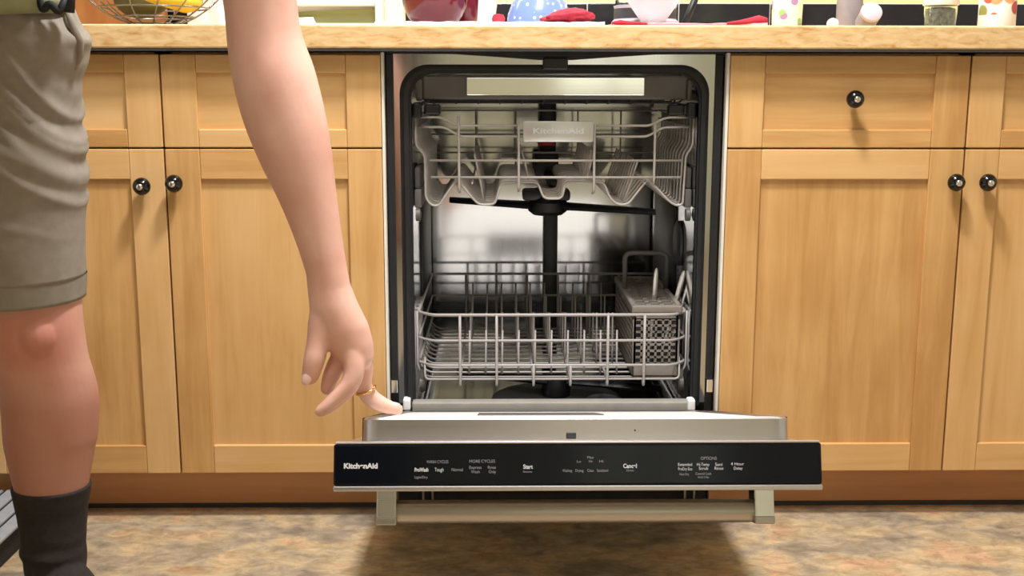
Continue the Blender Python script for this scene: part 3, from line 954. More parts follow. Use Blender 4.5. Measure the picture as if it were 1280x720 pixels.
UY0, UY1 = 0.060, 0.492
for zt, ze, xe in ((0.738, 0.753, 0.205), (0.718, 0.735, 0.200)):
    def edge(side):
        return [(side * 0.252 + 0.002, UY1, ze), (side * 0.252 + 0.002, UY0 + 0.03, ze), (side * (xe + 0.03), UY0, ze), (side * xe, UY0, ze), (side * (xe - 0.027), UY0, zt)]
    L = edge(-1); Rr = edge(1)
    wire(ur, L + [(-0.064, UY0, zt)], 0.0022, 'tanwire')
    wire(ur, [(0.075, UY0, zt)] + Rr[::-1], 0.0022, 'tanwire')
wire(ur, [(-0.064, UY0, 0.718), (0.075, UY0, 0.718)], 0.0018, 'tanwire')
for z, xa, xb in ((0.674, -0.228, 0.238), (0.643, -0.226, 0.236)):
    wire(ur, [(xa, UY0, z), (xb, UY0, z)], 0.0022, 'tanwire')
for z in (0.752, 0.70, 0.66):
    wire(ur, [(-0.248, UY1, z), (0.252, UY1, z)], 0.0020, 'tanwire')
for x, za, zb in ((-0.174, 0.755, 0.618), (-0.064, 0.742, 0.620), (0.075, 0.740, 0.616), (0.186, 0.742, 0.632)):
    wire(ur, [(x, UY0 - 0.004, za), (x, UY0 - 0.004, zb), (x, UY0 + 0.02, zb - 0.004)], 0.0024, 'tanwire', corner=0.008)
for x in (-0.15, -0.062, 0.075, 0.17):
    wire(ur, [(x, UY0, 0.632), (x, UY1, 0.632), (x, UY1 + 0.002, 0.75)], 0.0019, 'tanwire')
for xa, za, xb, zb, n in ((-0.128, 0.594, -0.146, 0.684, 11), (0.062, 0.636, 0.075, 0.690, 11), (0.132, 0.594, 0.158, 0.672, 11), (-0.045, 0.636, -0.058, 0.69, 9)):
    first = None
    for k in range(n):
        if first is None: first = wire(ur, [(xa, 0.075, za), ((xa + xb) / 2 + 0.001, 0.077, (za + zb) / 2), (xb, 0.08, zb)], 0.0019, 'tanwire', 'tine')
        else: twin(first, (0, 0.037 * k, 0))
plate = MB().b2(-0.0565, 0.0725, 0.048, 0.055, 0.7085, 0.7465, 0.0025).build('name_plate', M['plate'], ur, smooth=True)
text(ur, 'KitchenAid', 0.008, 0.7285, 0.0105, M['letters'], y=0.0475, local=False, width=0.092, bold=0.0003)
for x in (-0.05, 0.066):
    wire(ur, [(x, 0.054, 0.728), (x, UY0, 0.728)], 0.002, 'greyp', 'plate_clip')

# third-level tray
tr = thing('cutlery_tray', (0, 0.3, 0.775), 'shallow top tray with grey front bar and polished strip', 'dish rack')
mb = MB(); mb.b2(-0.240, 0.2455, 0.070, 0.084, 0.7845, 0.8285, 0.004)
mb.b2(-0.2525, -0.240, 0.066, 0.09, 0.782, 0.822, 0.004); mb.b2(0.2455, 0.254, 0.066, 0.09, 0.782, 0.822, 0.004)
mb.build('front_bar', M['greyp'], tr)
MB().b2(-0.1595, 0.166, 0.066, 0.0712, 0.7925, 0.8245, 0.0012).build('polished_strip', M['badge'], tr, label='polished steel strip that mirrors the room')
for y in (0.12, 0.22, 0.32, 0.42, 0.5):
    wire(tr, [(-0.246, y, 0.792), (-0.235, y, 0.778), (0.24, y, 0.778), (0.25, y, 0.792)], 0.0018, 'darkgrey')
for k in range(12):
    x = -0.22 + k * 0.0405
    wire(tr, [(x, 0.08, 0.787), (x, 0.1, 0.7765), (x, 0.5, 0.7765), (x, 0.515, 0.80)], 0.0016, 'darkgrey')
wire(tr, [(-0.246, 0.085, 0.792), (-0.246, 0.515, 0.80), (0.25, 0.515, 0.80), (0.25, 0.085, 0.792)], 0.002, 'darkgrey')

# silverware basket
sb = thing('silverware_basket', (0.2, 0.22, 0.26), 'grey plastic cutlery basket with square holes in lower rack', 'basket')
BX0, BX1, BY0, BY1, BZ0, BZ1 = 0.1535, 0.2445, 0.062, 0.385, 0.262, 0.394
def lattice(mb, u0, u1, z0, z1, nu, nz, place, bar=0.0042, bord=0.006):
    us = [u0 + (u1 - u0) * i / nu for i in range(nu + 1)]
    zs = [z0 + (z1 - z0) * i / nz for i in range(nz + 1)]
    for i, u in enumerate(us): place(mb, u - bar / 2, u + bar / 2, z0 - bar / 2, z1 + bar / 2)
    for i, z in enumerate(zs): place(mb, u0, u1, z - bar / 2, z + bar / 2)
mb = MB()
fr = lambda m, a, b, c, d: m.b2(a, b, BY0, BY0 + 0.0035, c, d)
lattice(mb, BX0 + 0.004, BX1 - 0.007, 0.288, 0.374, 6, 7, fr)
mb.b2(BX0, BX1 - 0.002, BY0, BY0 + 0.0035, BZ0, 0.288); mb.b2(BX0, BX0 + 0.006, BY0, BY0 + 0.0035, 0.288, BZ1); mb.b2(BX1 - 0.009, BX1 - 0.002, BY0, BY0 + 0.0035, 0.288, BZ1); mb.b2(BX0, BX1 - 0.002, BY0, BY0 + 0.0035, 0.374, BZ1)
mb.build('front_grid', M['basket'], sb)
MB().b2(BX0, BX1 - 0.002, BY1 - 0.0035, BY1, BZ0, BZ1).build('back_panel', M['basket'], sb)
for yy in (0.165, 0.275):
    MB().b2(BX0 + 0.0036, BX1 - 0.0056, yy, yy + 0.003, BZ0 + 0.003, 0.385).build('divider', M['darkgrey'], sb)  # dark grey paints the shade behind the grid holes
for xs in (BX0, BX1 - 0.0055):
    mb = MB()
    sd = lambda m, a, b, c, d: m.b2(xs, xs + 0.0035, a, b, c, d)
    lattice(mb, BY0 + 0.004, BY1 - 0.004, 0.288, 0.374, 21, 7, sd)
    mb.b2(xs, xs + 0.0035, BY0, BY1, BZ0, 0.288); mb.b2(xs, xs + 0.0035, BY0, BY1, 0.374, BZ1)
    mb.build('side_grid', M['basket'], sb)
MB().b2(BX0, BX1 - 0.002, BY0, BY1, BZ0, BZ0 + 0.003).build('bottom', M['basket'], sb)
mb = MB()
mb.b2(BX0 - 0.003, BX1 + 0.002, BY0 - 0.004, BY0 + 0.010, 0.386, 0.401, 0.003); mb.b2(BX0 - 0.003, BX1 + 0.002, BY1 - 0.008, BY1 + 0.003, 0.386, 0.401, 0.003)
mb.b2(BX0 - 0.003, BX0 + 0.007, BY0, BY1, 0.386, 0.401, 0.003); mb.b2(BX1 - 0.008, BX1 + 0.002, BY0, BY1, 0.386, 0.401, 0.003)
mb.build('rim', M['basket'], sb)
mb = MB()
for i in range(4):
    x = BX0 + 0.007 + (BX1 - BX0 - 0.015) * (i / 3)
    mb.b2(x - 0.004, x + 0.004, BY0 + 0.008, BY1 - 0.006, 0.3935, 0.3975)
for i in range(11):
    y = BY0 + 0.012 + 0.0295 * i
    mb.b2(BX0 + 0.005, BX1 - 0.006, y - 0.0035, y + 0.0035, 0.3935, 0.3975)
mb.build('lid', M['basket'], sb)
hp = bend([(0.1575, 0.24, 0.396), (0.1555, 0.24, 0.474), (0.2425, 0.24, 0.474), (0.2405, 0.24, 0.396)], 0.016)
mb = MB(); mb.tube(hp, 0.0052, 10); mb.build('handle', M['greyp'], sb, smooth='all')
MB().b2(0.150, 0.170, 0.229, 0.251, 0.380, 0.4, 0.003).build('divider', M['basket'], sb)


def cutlery(name, label, base, tip, hw, th, flare):
    base, tip = Vector(base), Vector(tip)
    d = (tip - base).normalized(); side = d.cross(Vector((0, 1, 0))).normalized(); fw = side.cross(d)
    L = (tip - base).length
    rings = []
    for t in (0, 0.05, 0.3, 0.55, 0.7, 0.85, 0.95, 0.985, 1.0):
        k = hw * (0.55 + (flare - 0.55) * t) * (1 if t < 0.95 else (0.85 if t < 0.98 else (0.6 if t < 0.99 else 0.3)))
        p = base + d * L * t
        rings.append([p + side * k * math.cos(a) + fw * th * math.sin(a) for a in [2 * PI * j / 12 for j in range(12)]])
    o = MB().loft(rings).build(name, M['steel'], smooth=True)
    return tag(o, label, 'cutlery')


cutlery('table_knife', 'upright steel cutlery handle nearest the middle of the basket', (0.196, 0.135, 0.268), (0.2062, 0.135, 0.4605), 0.0054, 0.0018, 1.0)
cutlery('dinner_fork', 'wide steel cutlery handle leaning right in the basket, left of its pair', (0.2135, 0.120, 0.272), (0.2575, 0.120, 0.4575), 0.0056, 0.0016, 1.0)
cutlery('teaspoon', 'thin steel cutlery handle leaning right, nearest the right tub wall', (0.2255, 0.107, 0.285), (0.2705, 0.107, 0.4625), 0.0034, 0.0016, 0.9)

# ------------------------------------------------------------------ things on the counter
ZT = 0.9145
# fruit basket
fbx, fby, FR = -0.79, 0.31, 0.172
fb = thing('fruit_basket', (fbx, fby, ZT), 'open chrome wire fruit bowl on the counter behind the person', 'basket')
zc = ZT + 0.007 + FR
def ringpts(cx, cy, z, r, n=48): return [(cx + r * math.cos(2 * PI * i / n), cy + r * math.sin(2 * PI * i / n), z) for i in range(n)]
for h in (0.0065, 0.02, 0.038, 0.062, 0.09):
    r = math.sqrt(max(0, 2 * FR * h - h * h))
    MB().tube(ringpts(fbx, fby, ZT + 0.007 + h, r), 0.0017, 8, True).build('wire_ring', M['bowlwire'], fb, smooth='all')
h = 0.125; r = math.sqrt(2 * FR * h - h * h)
MB().tube(ringpts(fbx, fby, ZT + 0.007 + h, r), 0.0035, 10, True).build('rim', M['bowlwire'], fb, smooth='all')
MB().tube(ringpts(fbx, fby, ZT + 0.003, 0.05), 0.003, 10, True).build('foot_ring', M['bowlwire'], fb, smooth='all')
for k in range(14):
    a = 2 * PI * k / 14
    pts = []
    for i in range(14):
        hh = 0.0065 + (0.125 - 0.0065) * (i / 13) ** 1.6
        rr = math.sqrt(2 * FR * hh - hh * hh)
        pts.append((fbx + rr * math.cos(a + 0.25 * i / 13), fby + rr * math.sin(a + 0.25 * i / 13), ZT + 0.007 + hh))
    MB().tube(pts, 0.0015, 6).build('wire_rib', M['bowlwire'], fb, smooth='all')
for lab, z0, rr, p0, p1 in (('front yellow banana lying low at the right of the wire bowl', 0.050, 0.084, -80, 22), ('rear yellow banana lying higher in the wire fruit bowl', 0.083, 0.104, -28, 62)):
    pts, rs = [], []
    for i in range(9):
        t = i / 8; a = math.radians(p0 + (p1 - p0) * t)
        pts.append((fbx + rr * math.cos(a), fby + rr * math.sin(a), ZT + z0 + 0.012 * abs(2 * t - 1)))
        rs.append(0.0165 * math.sin(PI * (0.13 + 0.74 * t)) ** 0.6)
    tag(MB().finger(pts, rs, 12).build('banana', M['banana'], smooth='all'), lab, 'fruit', 'bananas in the fruit bowl')
def blob(name, mat, c, r, label, cat, sq=(1, 1, 1)):
    bm = bmesh.new(); bmesh.ops.create_uvsphere(bm, u_segments=24, v_segments=14, radius=1)
    for v in bm.verts:
        n = 1 + 0.05 * mnoise.noise(v.co * 1.7 + Vector(c) * 9)
        v.co = Vector((v.co.x * r * sq[0] * n + c[0], v.co.y * r * sq[1] * n + c[1], v.co.z * r * sq[2] * n + c[2]))
    return tag(MB().from_bm(bm).build(name, M[mat], smooth='all'), label, cat)
blob('avocado', 'pear', (fbx - 0.022, fby - 0.010, ZT + 0.060), 0.040, 'dark olive avocado lying low in the wire fruit bowl', 'fruit', (1.35, 0.9, 0.9))
blob('orange', 'orangefruit', (fbx - 0.080, fby + 0.045, ZT + 0.108), 0.042, 'brownish orange fruit at the left of the wire bowl', 'fruit')

bo = MB()
bo.b2(-1.16, -0.835, 0.555, 0.578, ZT, ZT + 0.42, 0.006)
tag(bo.build('cutting_board', M['board']), 'tall reddish wooden board standing at the wall behind the fruit bowl', 'board')

def SX(x): return -0.107 + (x + 0.107) * 1.10
bx = thing('storage_bin', (-0.55, 0.545, ZT), 'white boxy bin with an olive glass front, left of red pot', 'bin')
zb = ZT + 0.011
mb = MB()
mb.b2(SX(-0.712), SX(-0.600), 0.49, 0.605, ZT, ZT + 0.2, 0.006); mb.b2(SX(-0.343), SX(-0.3295), 0.49, 0.605, ZT, ZT + 0.2, 0.004)
mb.b2(SX(-0.60), SX(-0.343), 0.53, 0.605, ZT, ZT + 0.2); mb.b2(SX(-0.60), SX(-0.343), 0.49, 0.531, zb + 0.050, ZT + 0.2, 0.004); mb.b2(SX(-0.60), SX(-0.343), 0.49, 0.531, ZT, zb + 0.013)
mb.build('shell', M['white'], bx)
MB().prism([(SX(-0.600), zb + 0.014), (SX(-0.343), zb + 0.014), (SX(-0.343), zb + 0.045), (SX(-0.42), zb + 0.043), (SX(-0.600), zb + 0.031)], 0.520, 0.528).build('glass_front', M['olive'], bx)
MB().prism([(SX(-0.600), zb + 0.014), (SX(-0.462), zb + 0.012), (SX(-0.468), zb + 0.027), (SX(-0.600), zb + 0.021)], 0.51, 0.522).build('drawer', M['white'], bx)
tag(MB().b2(-0.328, -0.289, 0.28, 0.34, ZT, ZT + 0.12, 0.006).build('carton', M['offwhite']), 'narrow pale carton between the white bin and the red pot', 'carton')

# white cloth mat
def cloth(x0, x1, y0, y1, z, th, nx, ny, amp, frq, roll=None):
    vs, fs = [], []
    for j in range(ny + 1):
        for i in range(nx + 1):
            x = x0 + (x1 - x0) * i / nx; y = y0 + (y1 - y0) * j / ny
            d = amp * (0.5 + 0.5 * mnoise.noise(Vector((x * frq, y * frq, 0.3))))
            if roll: d += roll(x, y)
            vs.append((x, y, z + 0.0002)); 
            vs.append((x, y, z + th + d))
    W = (nx + 1) * 2
    for j in range(ny):
        for i in range(nx):
            a = j * W + i * 2; b = a + 2; c = a + W; d = c + 2
            fs += [[a + 1, b + 1, d + 1, c + 1], [a, c, d, b]]
    for i in range(nx):
        a = i * 2; fs.append([a, a + 2, a + 3, a + 1]); a = ny * W + i * 2; fs.append([a, a + 1, a + 3, a + 2])
    for j in range(ny):
        a = j * W; fs.append([a, a + 1, a + W + 1, a + W]); a = j * W + nx * 2; fs.append([a, a + W, a + W + 1, a + 1])
    return MB().add(vs, fs)
tag(cloth(-0.318, 0.085, -0.005, 0.30, ZT, 0.0045, 60, 40, 0.0035, 60).build('placemat', M['matcloth'], smooth=True), 'white quilted cloth mat under the red pot and blue bowl', 'mat')
pm = tag(cloth(0.100, 0.372, 0.0, 0.33, ZT, 0.0032, 60, 40, 0.004, 30).build('placemat', M['pinkcloth'], smooth=True), 'thin pinkish cloth with a curled red right corner', 'mat')
MB().tube([(0.300, -0.002, ZT + 0.0045), (0.320, 0.0, ZT + 0.006), (0.342, 0.004, ZT + 0.0085), (0.358, 0.008, ZT + 0.0105), (0.372, 0.013, ZT + 0.0085)], [0.0022, 0.0035, 0.0060, 0.0085, 0.0065], 12).build('rolled_edge', M['redcloth'], pm, smooth='all', label='curled red corner')
MB().tube([(0.098, 0.002, ZT + 0.0045), (0.112, 0.0, ZT + 0.0055), (0.128, 0.0, ZT + 0.0045), (0.16, -0.001, ZT + 0.003)], [0.0025, 0.0048, 0.0035, 0.002], 10).build('rolled_edge', M['redcloth'], pm, smooth='all', label='curled red left edge')
MB().b2(0.16, 0.30, -0.003, 0.001, ZT + 0.0002, ZT + 0.0034, 0.001).build('border', M['rosehem'], pm)
ZM = ZT + 0.0076

# red pot
rp = thing('stew_pot', (-0.222, 0.19, ZM), 'round dark red enamel pot on the white cloth mat', 'pot')
MB().lathe([(0.036, 0), (0.042, 0.002), (0.052, 0.016), (0.0605, 0.036), (0.0635, 0.056), (0.0615, 0.078), (0.053, 0.095)], (-0.222, 0.19, ZM), 48).build('body', M['redpot'], rp, smooth=True)
MB().lathe([(0.0545, 0.095), (0.0545, 0.099), (0.03, 0.113), (0.008, 0.118), (0.007, 0.126), (0.013, 0.132), (0.012, 0.139), (0.004, 0.142)], (-0.222, 0.19, ZM), 40).build('lid', M['redpot'], rp, smooth=True)
for s in (-1, 1):
    MB().tube(bend([(-0.222 + s * 0.061, 0.172, ZM + 0.068), (-0.222 + s * 0.081, 0.174, ZM + 0.07), (-0.222 + s * 0.081, 0.206, ZM + 0.07), (-0.222 + s * 0.061, 0.208, ZM + 0.068)], 0.012), 0.005, 8).build('handle', M['redpot'], rp, smooth='all')
def mug(name, mat, c, r0, r1, h, label, cat, side=1, handle=True):
    t = thing(name, c, label, cat)
    MB().lathe([(r0 * 0.92, 0), (r0, 0.003), (r0 + (r1 - r0) * 0.5, h * 0.5), (r1, h), (r1 - 0.004, h), (r0 - 0.004, 0.006), (0.004, 0.006)], c, 36).build('cup', M[mat], t, smooth=True)
    if handle:
        x = c[0] + side * (r0 + r1) / 2
        MB().tube(bend([(x - side * 0.002, c[1], c[2] + h * 0.8), (x + side * 0.024, c[1], c[2] + h * 0.75), (x + side * 0.024, c[1], c[2] + h * 0.35), (x - side * 0.002, c[1], c[2] + h * 0.3)], 0.015), 0.0045, 8).build('handle', M[mat], t, smooth='all')
    return t
mug('mug', 'redpot', (-0.165, 0.268, ZM), 0.022, 0.028, 0.09, 'narrow dark red mug just behind the red pot', 'mug', 1, False)
mug('cup', 'ceramic', (-0.132, 0.335, ZT), 0.022, 0.033, 0.085, 'plain white cup right of the dark red mug', 'cup', -1, False)
cap = MB().lathe([(0.007, 0), (0.0115, 0.003), (0.012, 0.010), (0.009, 0.016), (0.003, 0.017)], (-0.101, 0.10, ZM), 24).build('bottle_cap', M['redcloth'], smooth=True)
tag(cap, 'tiny red round cap on the white mat beside blue bowl', 'cap')
bb = thing('mixing_bowl', (-0.022, 0.225, ZM), 'upturned pale blue bowl with white polka dots', 'bowl')
MB().lathe([(0.0615, 0.0), (0.063, 0.003), (0.0605, 0.022), (0.0525, 0.044), (0.039, 0.060), (0.025, 0.068), (0.024, 0.072), (0.004, 0.072)], (-0.022, 0.225, ZM), 48).build('bowl_shell', M['dots'], bb, smooth=True)
# red mitt
bm = bmesh.new(); bmesh.ops.create_uvsphere(bm, u_segments=40, v_segments=20, radius=1)
for v in bm.verts:
    p = v.co.copy(); n = 1 + 0.22 * mnoise.noise(p * 2.6)
    taper = 0.45 + 0.55 * min(1, max(0, (p.x + 1) / 1.1))
    v.co = Vector((0.024 + p.x * 0.048 * n, 0.085 + p.y * 0.05 * n, ZM + max(-0.0, 0.0135 * taper * (1 + p.z * n * (1 + 0.35 * mnoise.noise(p * 4 + Vector((3, 1, 0))))))  ))
tag(MB().from_bm(bm).build('oven_mitt', M['redcloth'], smooth='all'), 'crumpled red oven mitt lying in front of the blue bowl', 'mitt')

# blender jar and white beaker
bl = thing('blender_jar', (0.186, 0.24, ZT + 0.0074), 'grey glass jar with dark collar behind the white flared cup', 'jar')
MB().lathe([(0.063, 0), (0.066, 0.003), (0.065, 0.010), (0.061, 0.013), (0.0605, 0.036), (0.062, 0.04)], (0.186, 0.24, ZT + 0.0074), 40).build('base', M['lidgrey'], bl, smooth=True)
MB().lathe([(0.0595, 0.0135), (0.0612, 0.015), (0.0608, 0.034), (0.0590, 0.0352)], (0.186, 0.24, ZT + 0.0074), 40).build('dark_band', M['darkgrey'], bl, smooth=True)
MB().lathe([(0.058, 0.04), (0.066, 0.15), (0.062, 0.15), (0.054, 0.044), (0.003, 0.044)], (0.186, 0.24, ZT + 0.0074), 40).build('glass_jar', M['glass'], bl, smooth=True)
mug('cup', 'ceramic', (0.183, 0.10, ZT + 0.0074), 0.0215, 0.062, 0.062, 'white flared cup in front of the grey glass jar', 'cup', 1, False)
pan_h = MB().tube([(0.276, 0.340, ZT + 0.008), (0.302, 0.365, ZT + 0.062), (0.336, 0.40, ZT + 0.14)], [0.007, 0.0075, 0.009], 12).build('utensil', M['black'], smooth='all')
tag(pan_h, 'slanting black utensil handle leaning beside the grey glass jar', 'utensil')

# jars and tins at the right
pk = thing('dip_tub', (0.455, 0.2, ZT), 'pale green tub printed with white and purple vegetables', 'tub')
MB().lathe([(0.026, 0), (0.028, 0.002), (0.0305, 0.09), (0.029, 0.092)], (0.455, 0.2, ZT), 36).build('container', M['vegprint'], pk, smooth=True)
MB().lathe([(0.0315, 0.088), (0.032, 0.096), (0.029, 0.099), (0.004, 0.099)], (0.455, 0.2, ZT), 36).build('lid', M['white'], pk, smooth=True)
blob('garlic_bulb', 'ceramic', (0.530, 0.15, ZT + 0.0105), 0.011, 'small white round bulb right of the green printed tub', 'garlic', (1.05, 1, 0.95))
tn = thing('spice_tin', (0.637, 0.405, ZT), 'plain grey round tin standing behind the tipped jar', 'tin')
MB().lathe([(0.026, 0), (0.027, 0.002), (0.027, 0.09), (0.025, 0.092)], (0.637, 0.405, ZT), 32).build('tin_body', M['greycan'], tn, smooth=True)
MB().lathe([(0.028, 0.086), (0.028, 0.098), (0.004, 0.1)], (0.637, 0.405, ZT), 32).build('lid', M['chrome'], tn, smooth=True)
tj = thing('tilted_jar', (0.655, 0.34, ZT), 'small jar tipped back so its pale round lid faces out', 'jar')
q = Matrix.Rotation(math.radians(-30), 4, 'X')
def tip(mb):
    for v in mb.v: v.xyz = (q @ Vector((v.x, v.y, v.z))) + Vector((0.655, 0.312, 0.9575))
    return mb
tip(MB().lathe([(0.019, 0.0), (0.0215, -0.002), (0.0215, -0.0095), (0.0185, -0.0115), (0.003, -0.0115)], (0, 0.0115, 0), 32, 'y')).build('lid', M['lidgrey'], tj, smooth=True)
tip(MB().lathe([(0.019, 0.0118), (0.0205, 0.014), (0.0205, 0.048), (0.017, 0.050), (0.003, 0.050)], (0, 0, 0), 32, 'y')).build('jar_body', M['greycan'], tj, smooth=True)
hj = thing('spice_jar', (0.752, 0.2, ZT), 'clear glass jar of dried herbs with a white cap', 'jar')
MB().lathe([(0.028, 0), (0.0305, 0.002), (0.0305, 0.045), (0.026, 0.053), (0.0235, 0.053), (0.0285, 0.0445), (0.0285, 0.003), (0.003, 0.003)], (0.752, 0.2, ZT), 36).build('glass_body', M['glass'], hj, smooth=True)
MB().lathe([(0.0275, 0.0035), (0.0278, 0.006), (0.0278, 0.040), (0.02, 0.043), (0.004, 0.0435)], (0.752, 0.2, ZT), 28).build('herbs', M['herb'], hj, smooth=True)
MB().lathe([(0.0325, 0.047), (0.034, 0.049), (0.034, 0.066), (0.031, 0.068), (0.004, 0.068)], (0.752, 0.2, ZT), 36).build('cap', M['white'], hj, smooth=True)
fc = thing('canister', (0.862, 0.2, ZT), 'white canister printed with apples and pears, far right', 'canister')
MB().lathe([(0.033, 0), (0.0345, 0.002), (0.0345, 0.10), (0.033, 0.102)], (0.862, 0.2, ZT), 40).build('body', M['fruitprint'], fc, smooth=True)
MB().lathe([(0.036, 0.1), (0.036, 0.112), (0.02, 0.118), (0.004, 0.118)], (0.862, 0.2, ZT), 40).build('lid', M['white'], fc, smooth=True)

# ribbed step mat at far left
mt = thing('step_mat', (-1.2, -0.16, 0), 'low grey ribbed step at the foot of the left cabinet', 'step')
MB().b2(-1.50, -0.952, -0.34, 0.02, 0.0, 0.052, 0.004).build('tread_base', M['strap'], mt)
rb = None
for k in range(17):
    x = -1.485 + k * 0.0325
    if rb is None: rb = MB().b2(x, x + 0.026, -0.33, 0.015, 0.052, 0.058, 0.002).build('rib', M['matgrey'], mt)
    else: twin(rb, (0.0325 * k, 0, 0))

# ------------------------------------------------------------------ person
PR = Vector((-0.88, -0.43, 0))
person = thing('person', PR, 'person in khaki shorts and dark socks reaching down to the dishwasher door', 'person')


def ell(c, rx, ry, n=20, rot=0.0, tx=0.0, ty=0.0):
    c = Vector(c); o = []
    for j in range(n):
        a = 2 * PI * j / n
        x, y = rx * math.cos(a), ry * math.sin(a)
        xr, yr = x * math.cos(rot) - y * math.sin(rot), x * math.sin(rot) + y * math.cos(rot)
        o.append((c.x + xr, c.y + yr, c.z + xr * tx + yr * ty))
    return o


body = MB()
LEG = [(0.90, -0.775, 0.090, -0.445, 0.098), (0.80, -0.772, 0.088, -0.45, 0.094), (0.70, -0.770, 0.084, -0.455, 0.088), (0.60, -0.768, 0.078, -0.455, 0.080), (0.549, -0.768, 0.074, -0.455, 0.076), (0.517, -0.769, 0.0715, -0.457, 0.073), (0.478, -0.767, 0.069, -0.457, 0.070),
       (0.43, -0.763, 0.066, -0.448, 0.064), (0.394, -0.760, 0.067, -0.438, 0.064), (0.357, -0.760, 0.0685, -0.430, 0.066), (0.308, -0.765, 0.067, -0.424, 0.063), (0.283, -0.768, 0.064, -0.422, 0.059), (0.234, -0.771, 0.055, -0.420, 0.051), (0.183, -0.774, 0.0465, -0.418, 0.044), (0.132, -0.776, 0.0425, -0.416, 0.042), (0.10, -0.776, 0.041, -0.416, 0.043), (0.06, -0.774, 0.036, -0.418, 0.038), (0.02, -0.774, 0.026, -0.420, 0.026)]
def leg(dx, dy):
    P, A = smooth_path([(x, y, z) for z, x, rx, y, ry in LEG], [q[2] for q in LEG], 4)
    _, B = smooth_path([(x, y, z) for z, x, rx, y, ry in LEG], [q[4] for q in LEG], 4)
    body.loft([ell((p.x + dx, p.y + dy, p.z), a, b_, 36) for p, a, b_ in zip(P, A, B)])
    body.finger([(-0.748 + dx, -0.497 + dy, 0.500), (-0.744 + dx, -0.500 + dy, 0.475), (-0.746 + dx, -0.492 + dy, 0.445)], [0.024, 0.029, 0.020], 16)
FD = Vector((0.70, -0.714, 0))
def foot_rings(ax, ay, grow=0.0):
    d, s = FD, Vector((0.714, 0.70, 0))
    out = []
    for t, hw, zt, zb in ((-0.064, 0.014, 0.050, 0.012), (-0.056, 0.028, 0.072, 0.005), (-0.03, 0.036, 0.095, 0.001), (0.0, 0.037, 0.110, 0.001), (0.035, 0.039, 0.112, 0.002), (0.075, 0.041, 0.092, 0.003), (0.115, 0.044, 0.058, 0.001), (0.155, 0.046, 0.044, 0.001), (0.185, 0.040, 0.034, 0.002), (0.205, 0.026, 0.026, 0.005), (0.213, 0.010, 0.020, 0.009)):
        c = Vector((ax, ay, 0)) + d * t
        zm, hz = (zt + zb) / 2, (zt - zb) / 2
        out.append([c + s * (hw + grow) * math.cos(a) + Vector((0, 0, max(0.0006, zm + (hz + grow) * math.sin(a)))) for a in [2 * PI * j / 20 for j in range(20)]])
    return out
DX2, DY2 = -0.215, -0.105
leg(0, 0); leg(DX2, DY2)
for fx, fy in ((-0.774, -0.418), (-0.774 + DX2, -0.418 + DY2)):
    body.loft(foot_rings(fx, fy, -0.008))
# torso leaning towards the dishwasher, neck
body.loft([ell((-0.88, -0.49, 0.82), 0.13, 0.10), ell((-0.88, -0.49, 0.88), 0.165, 0.118), ell((-0.875, -0.49, 0.95), 0.165, 0.12, tx=0.05, ty=-0.1), ell((-0.85, -0.52, 1.03), 0.15, 0.112, tx=-0.2, ty=0.25), ell((-0.80, -0.575, 1.10), 0.155, 0.115, tx=-0.4, ty=0.45), ell((-0.735, -0.64, 1.175), 0.172, 0.12, tx=-0.55, ty=0.6), ell((-0.675, -0.70, 1.235), 0.17, 0.105, tx=-0.55, ty=0.7), ell((-0.635, -0.745, 1.275), 0.11, 0.075, tx=-0.55, ty=0.8), ell((-0.60, -0.775, 1.305), 0.058, 0.055, tx=-0.5, ty=0.8), ell((-0.57, -0.80, 1.335), 0.054, 0.052, tx=-0.5, ty=0.8)])
# head
HC = Vector((-0.525, -0.865, 1.395))
hq = Matrix.Rotation(0.35, 3, 'Z') @ Matrix.Rotation(0.75, 3, 'X')
def HP(p): return HC + hq @ Vector(p)
hr = []
for z, rx, ry, oy in ((-0.115, 0.022, 0.024, -0.045), (-0.105, 0.045, 0.045, -0.035), (-0.08, 0.060, 0.066, -0.022), (-0.045, 0.068, 0.082, -0.012), (0.0, 0.074, 0.094, 0.0), (0.045, 0.076, 0.097, 0.004), (0.08, 0.066, 0.084, 0.006), (0.105, 0.044, 0.056, 0.008), (0.117, 0.016, 0.02, 0.008)):
    hr.append([HP((rx * math.cos(a), oy + ry * math.sin(a), z)) for a in [2 * PI * j / 24 for j in range(24)]])
body.loft(hr)
body.finger([HP((0, -0.092, 0.01)), HP((0, -0.104, -0.018)), HP((0, -0.112, -0.034))], [0.009, 0.012, 0.014], 10)
for s in (-1, 1):
    body.finger([HP((s * 0.013, -0.098, -0.036)), HP((s * 0.006, -0.100, -0.036))], [0.008, 0.008], 8)
    body.loft([[HP((s * (0.072 + dx), 0.004 + 0.016 * k * math.cos(a), -0.005 + 0.032 * k * math.sin(a))) for a in [2 * PI * j / 12 for j in range(12)]] for dx, k in ((-0.008, 0.8), (0.004, 1.0), (0.014, 1.0), (0.017, 0.7))])
    body.finger([HP((s * 0.012, -0.088, 0.012)), HP((s * 0.045, -0.080, 0.014))], [0.010, 0.010], 8)
body.finger([HP((-0.022, -0.084, -0.066)), HP((0, -0.092, -0.064)), HP((0.022, -0.084, -0.066))], [0.006, 0.008, 0.006], 8)
body.finger([HP((-0.018, -0.082, -0.076)), HP((0, -0.090, -0.076)), HP((0.018, -0.082, -0.076))], [0.006, 0.008, 0.006], 8)
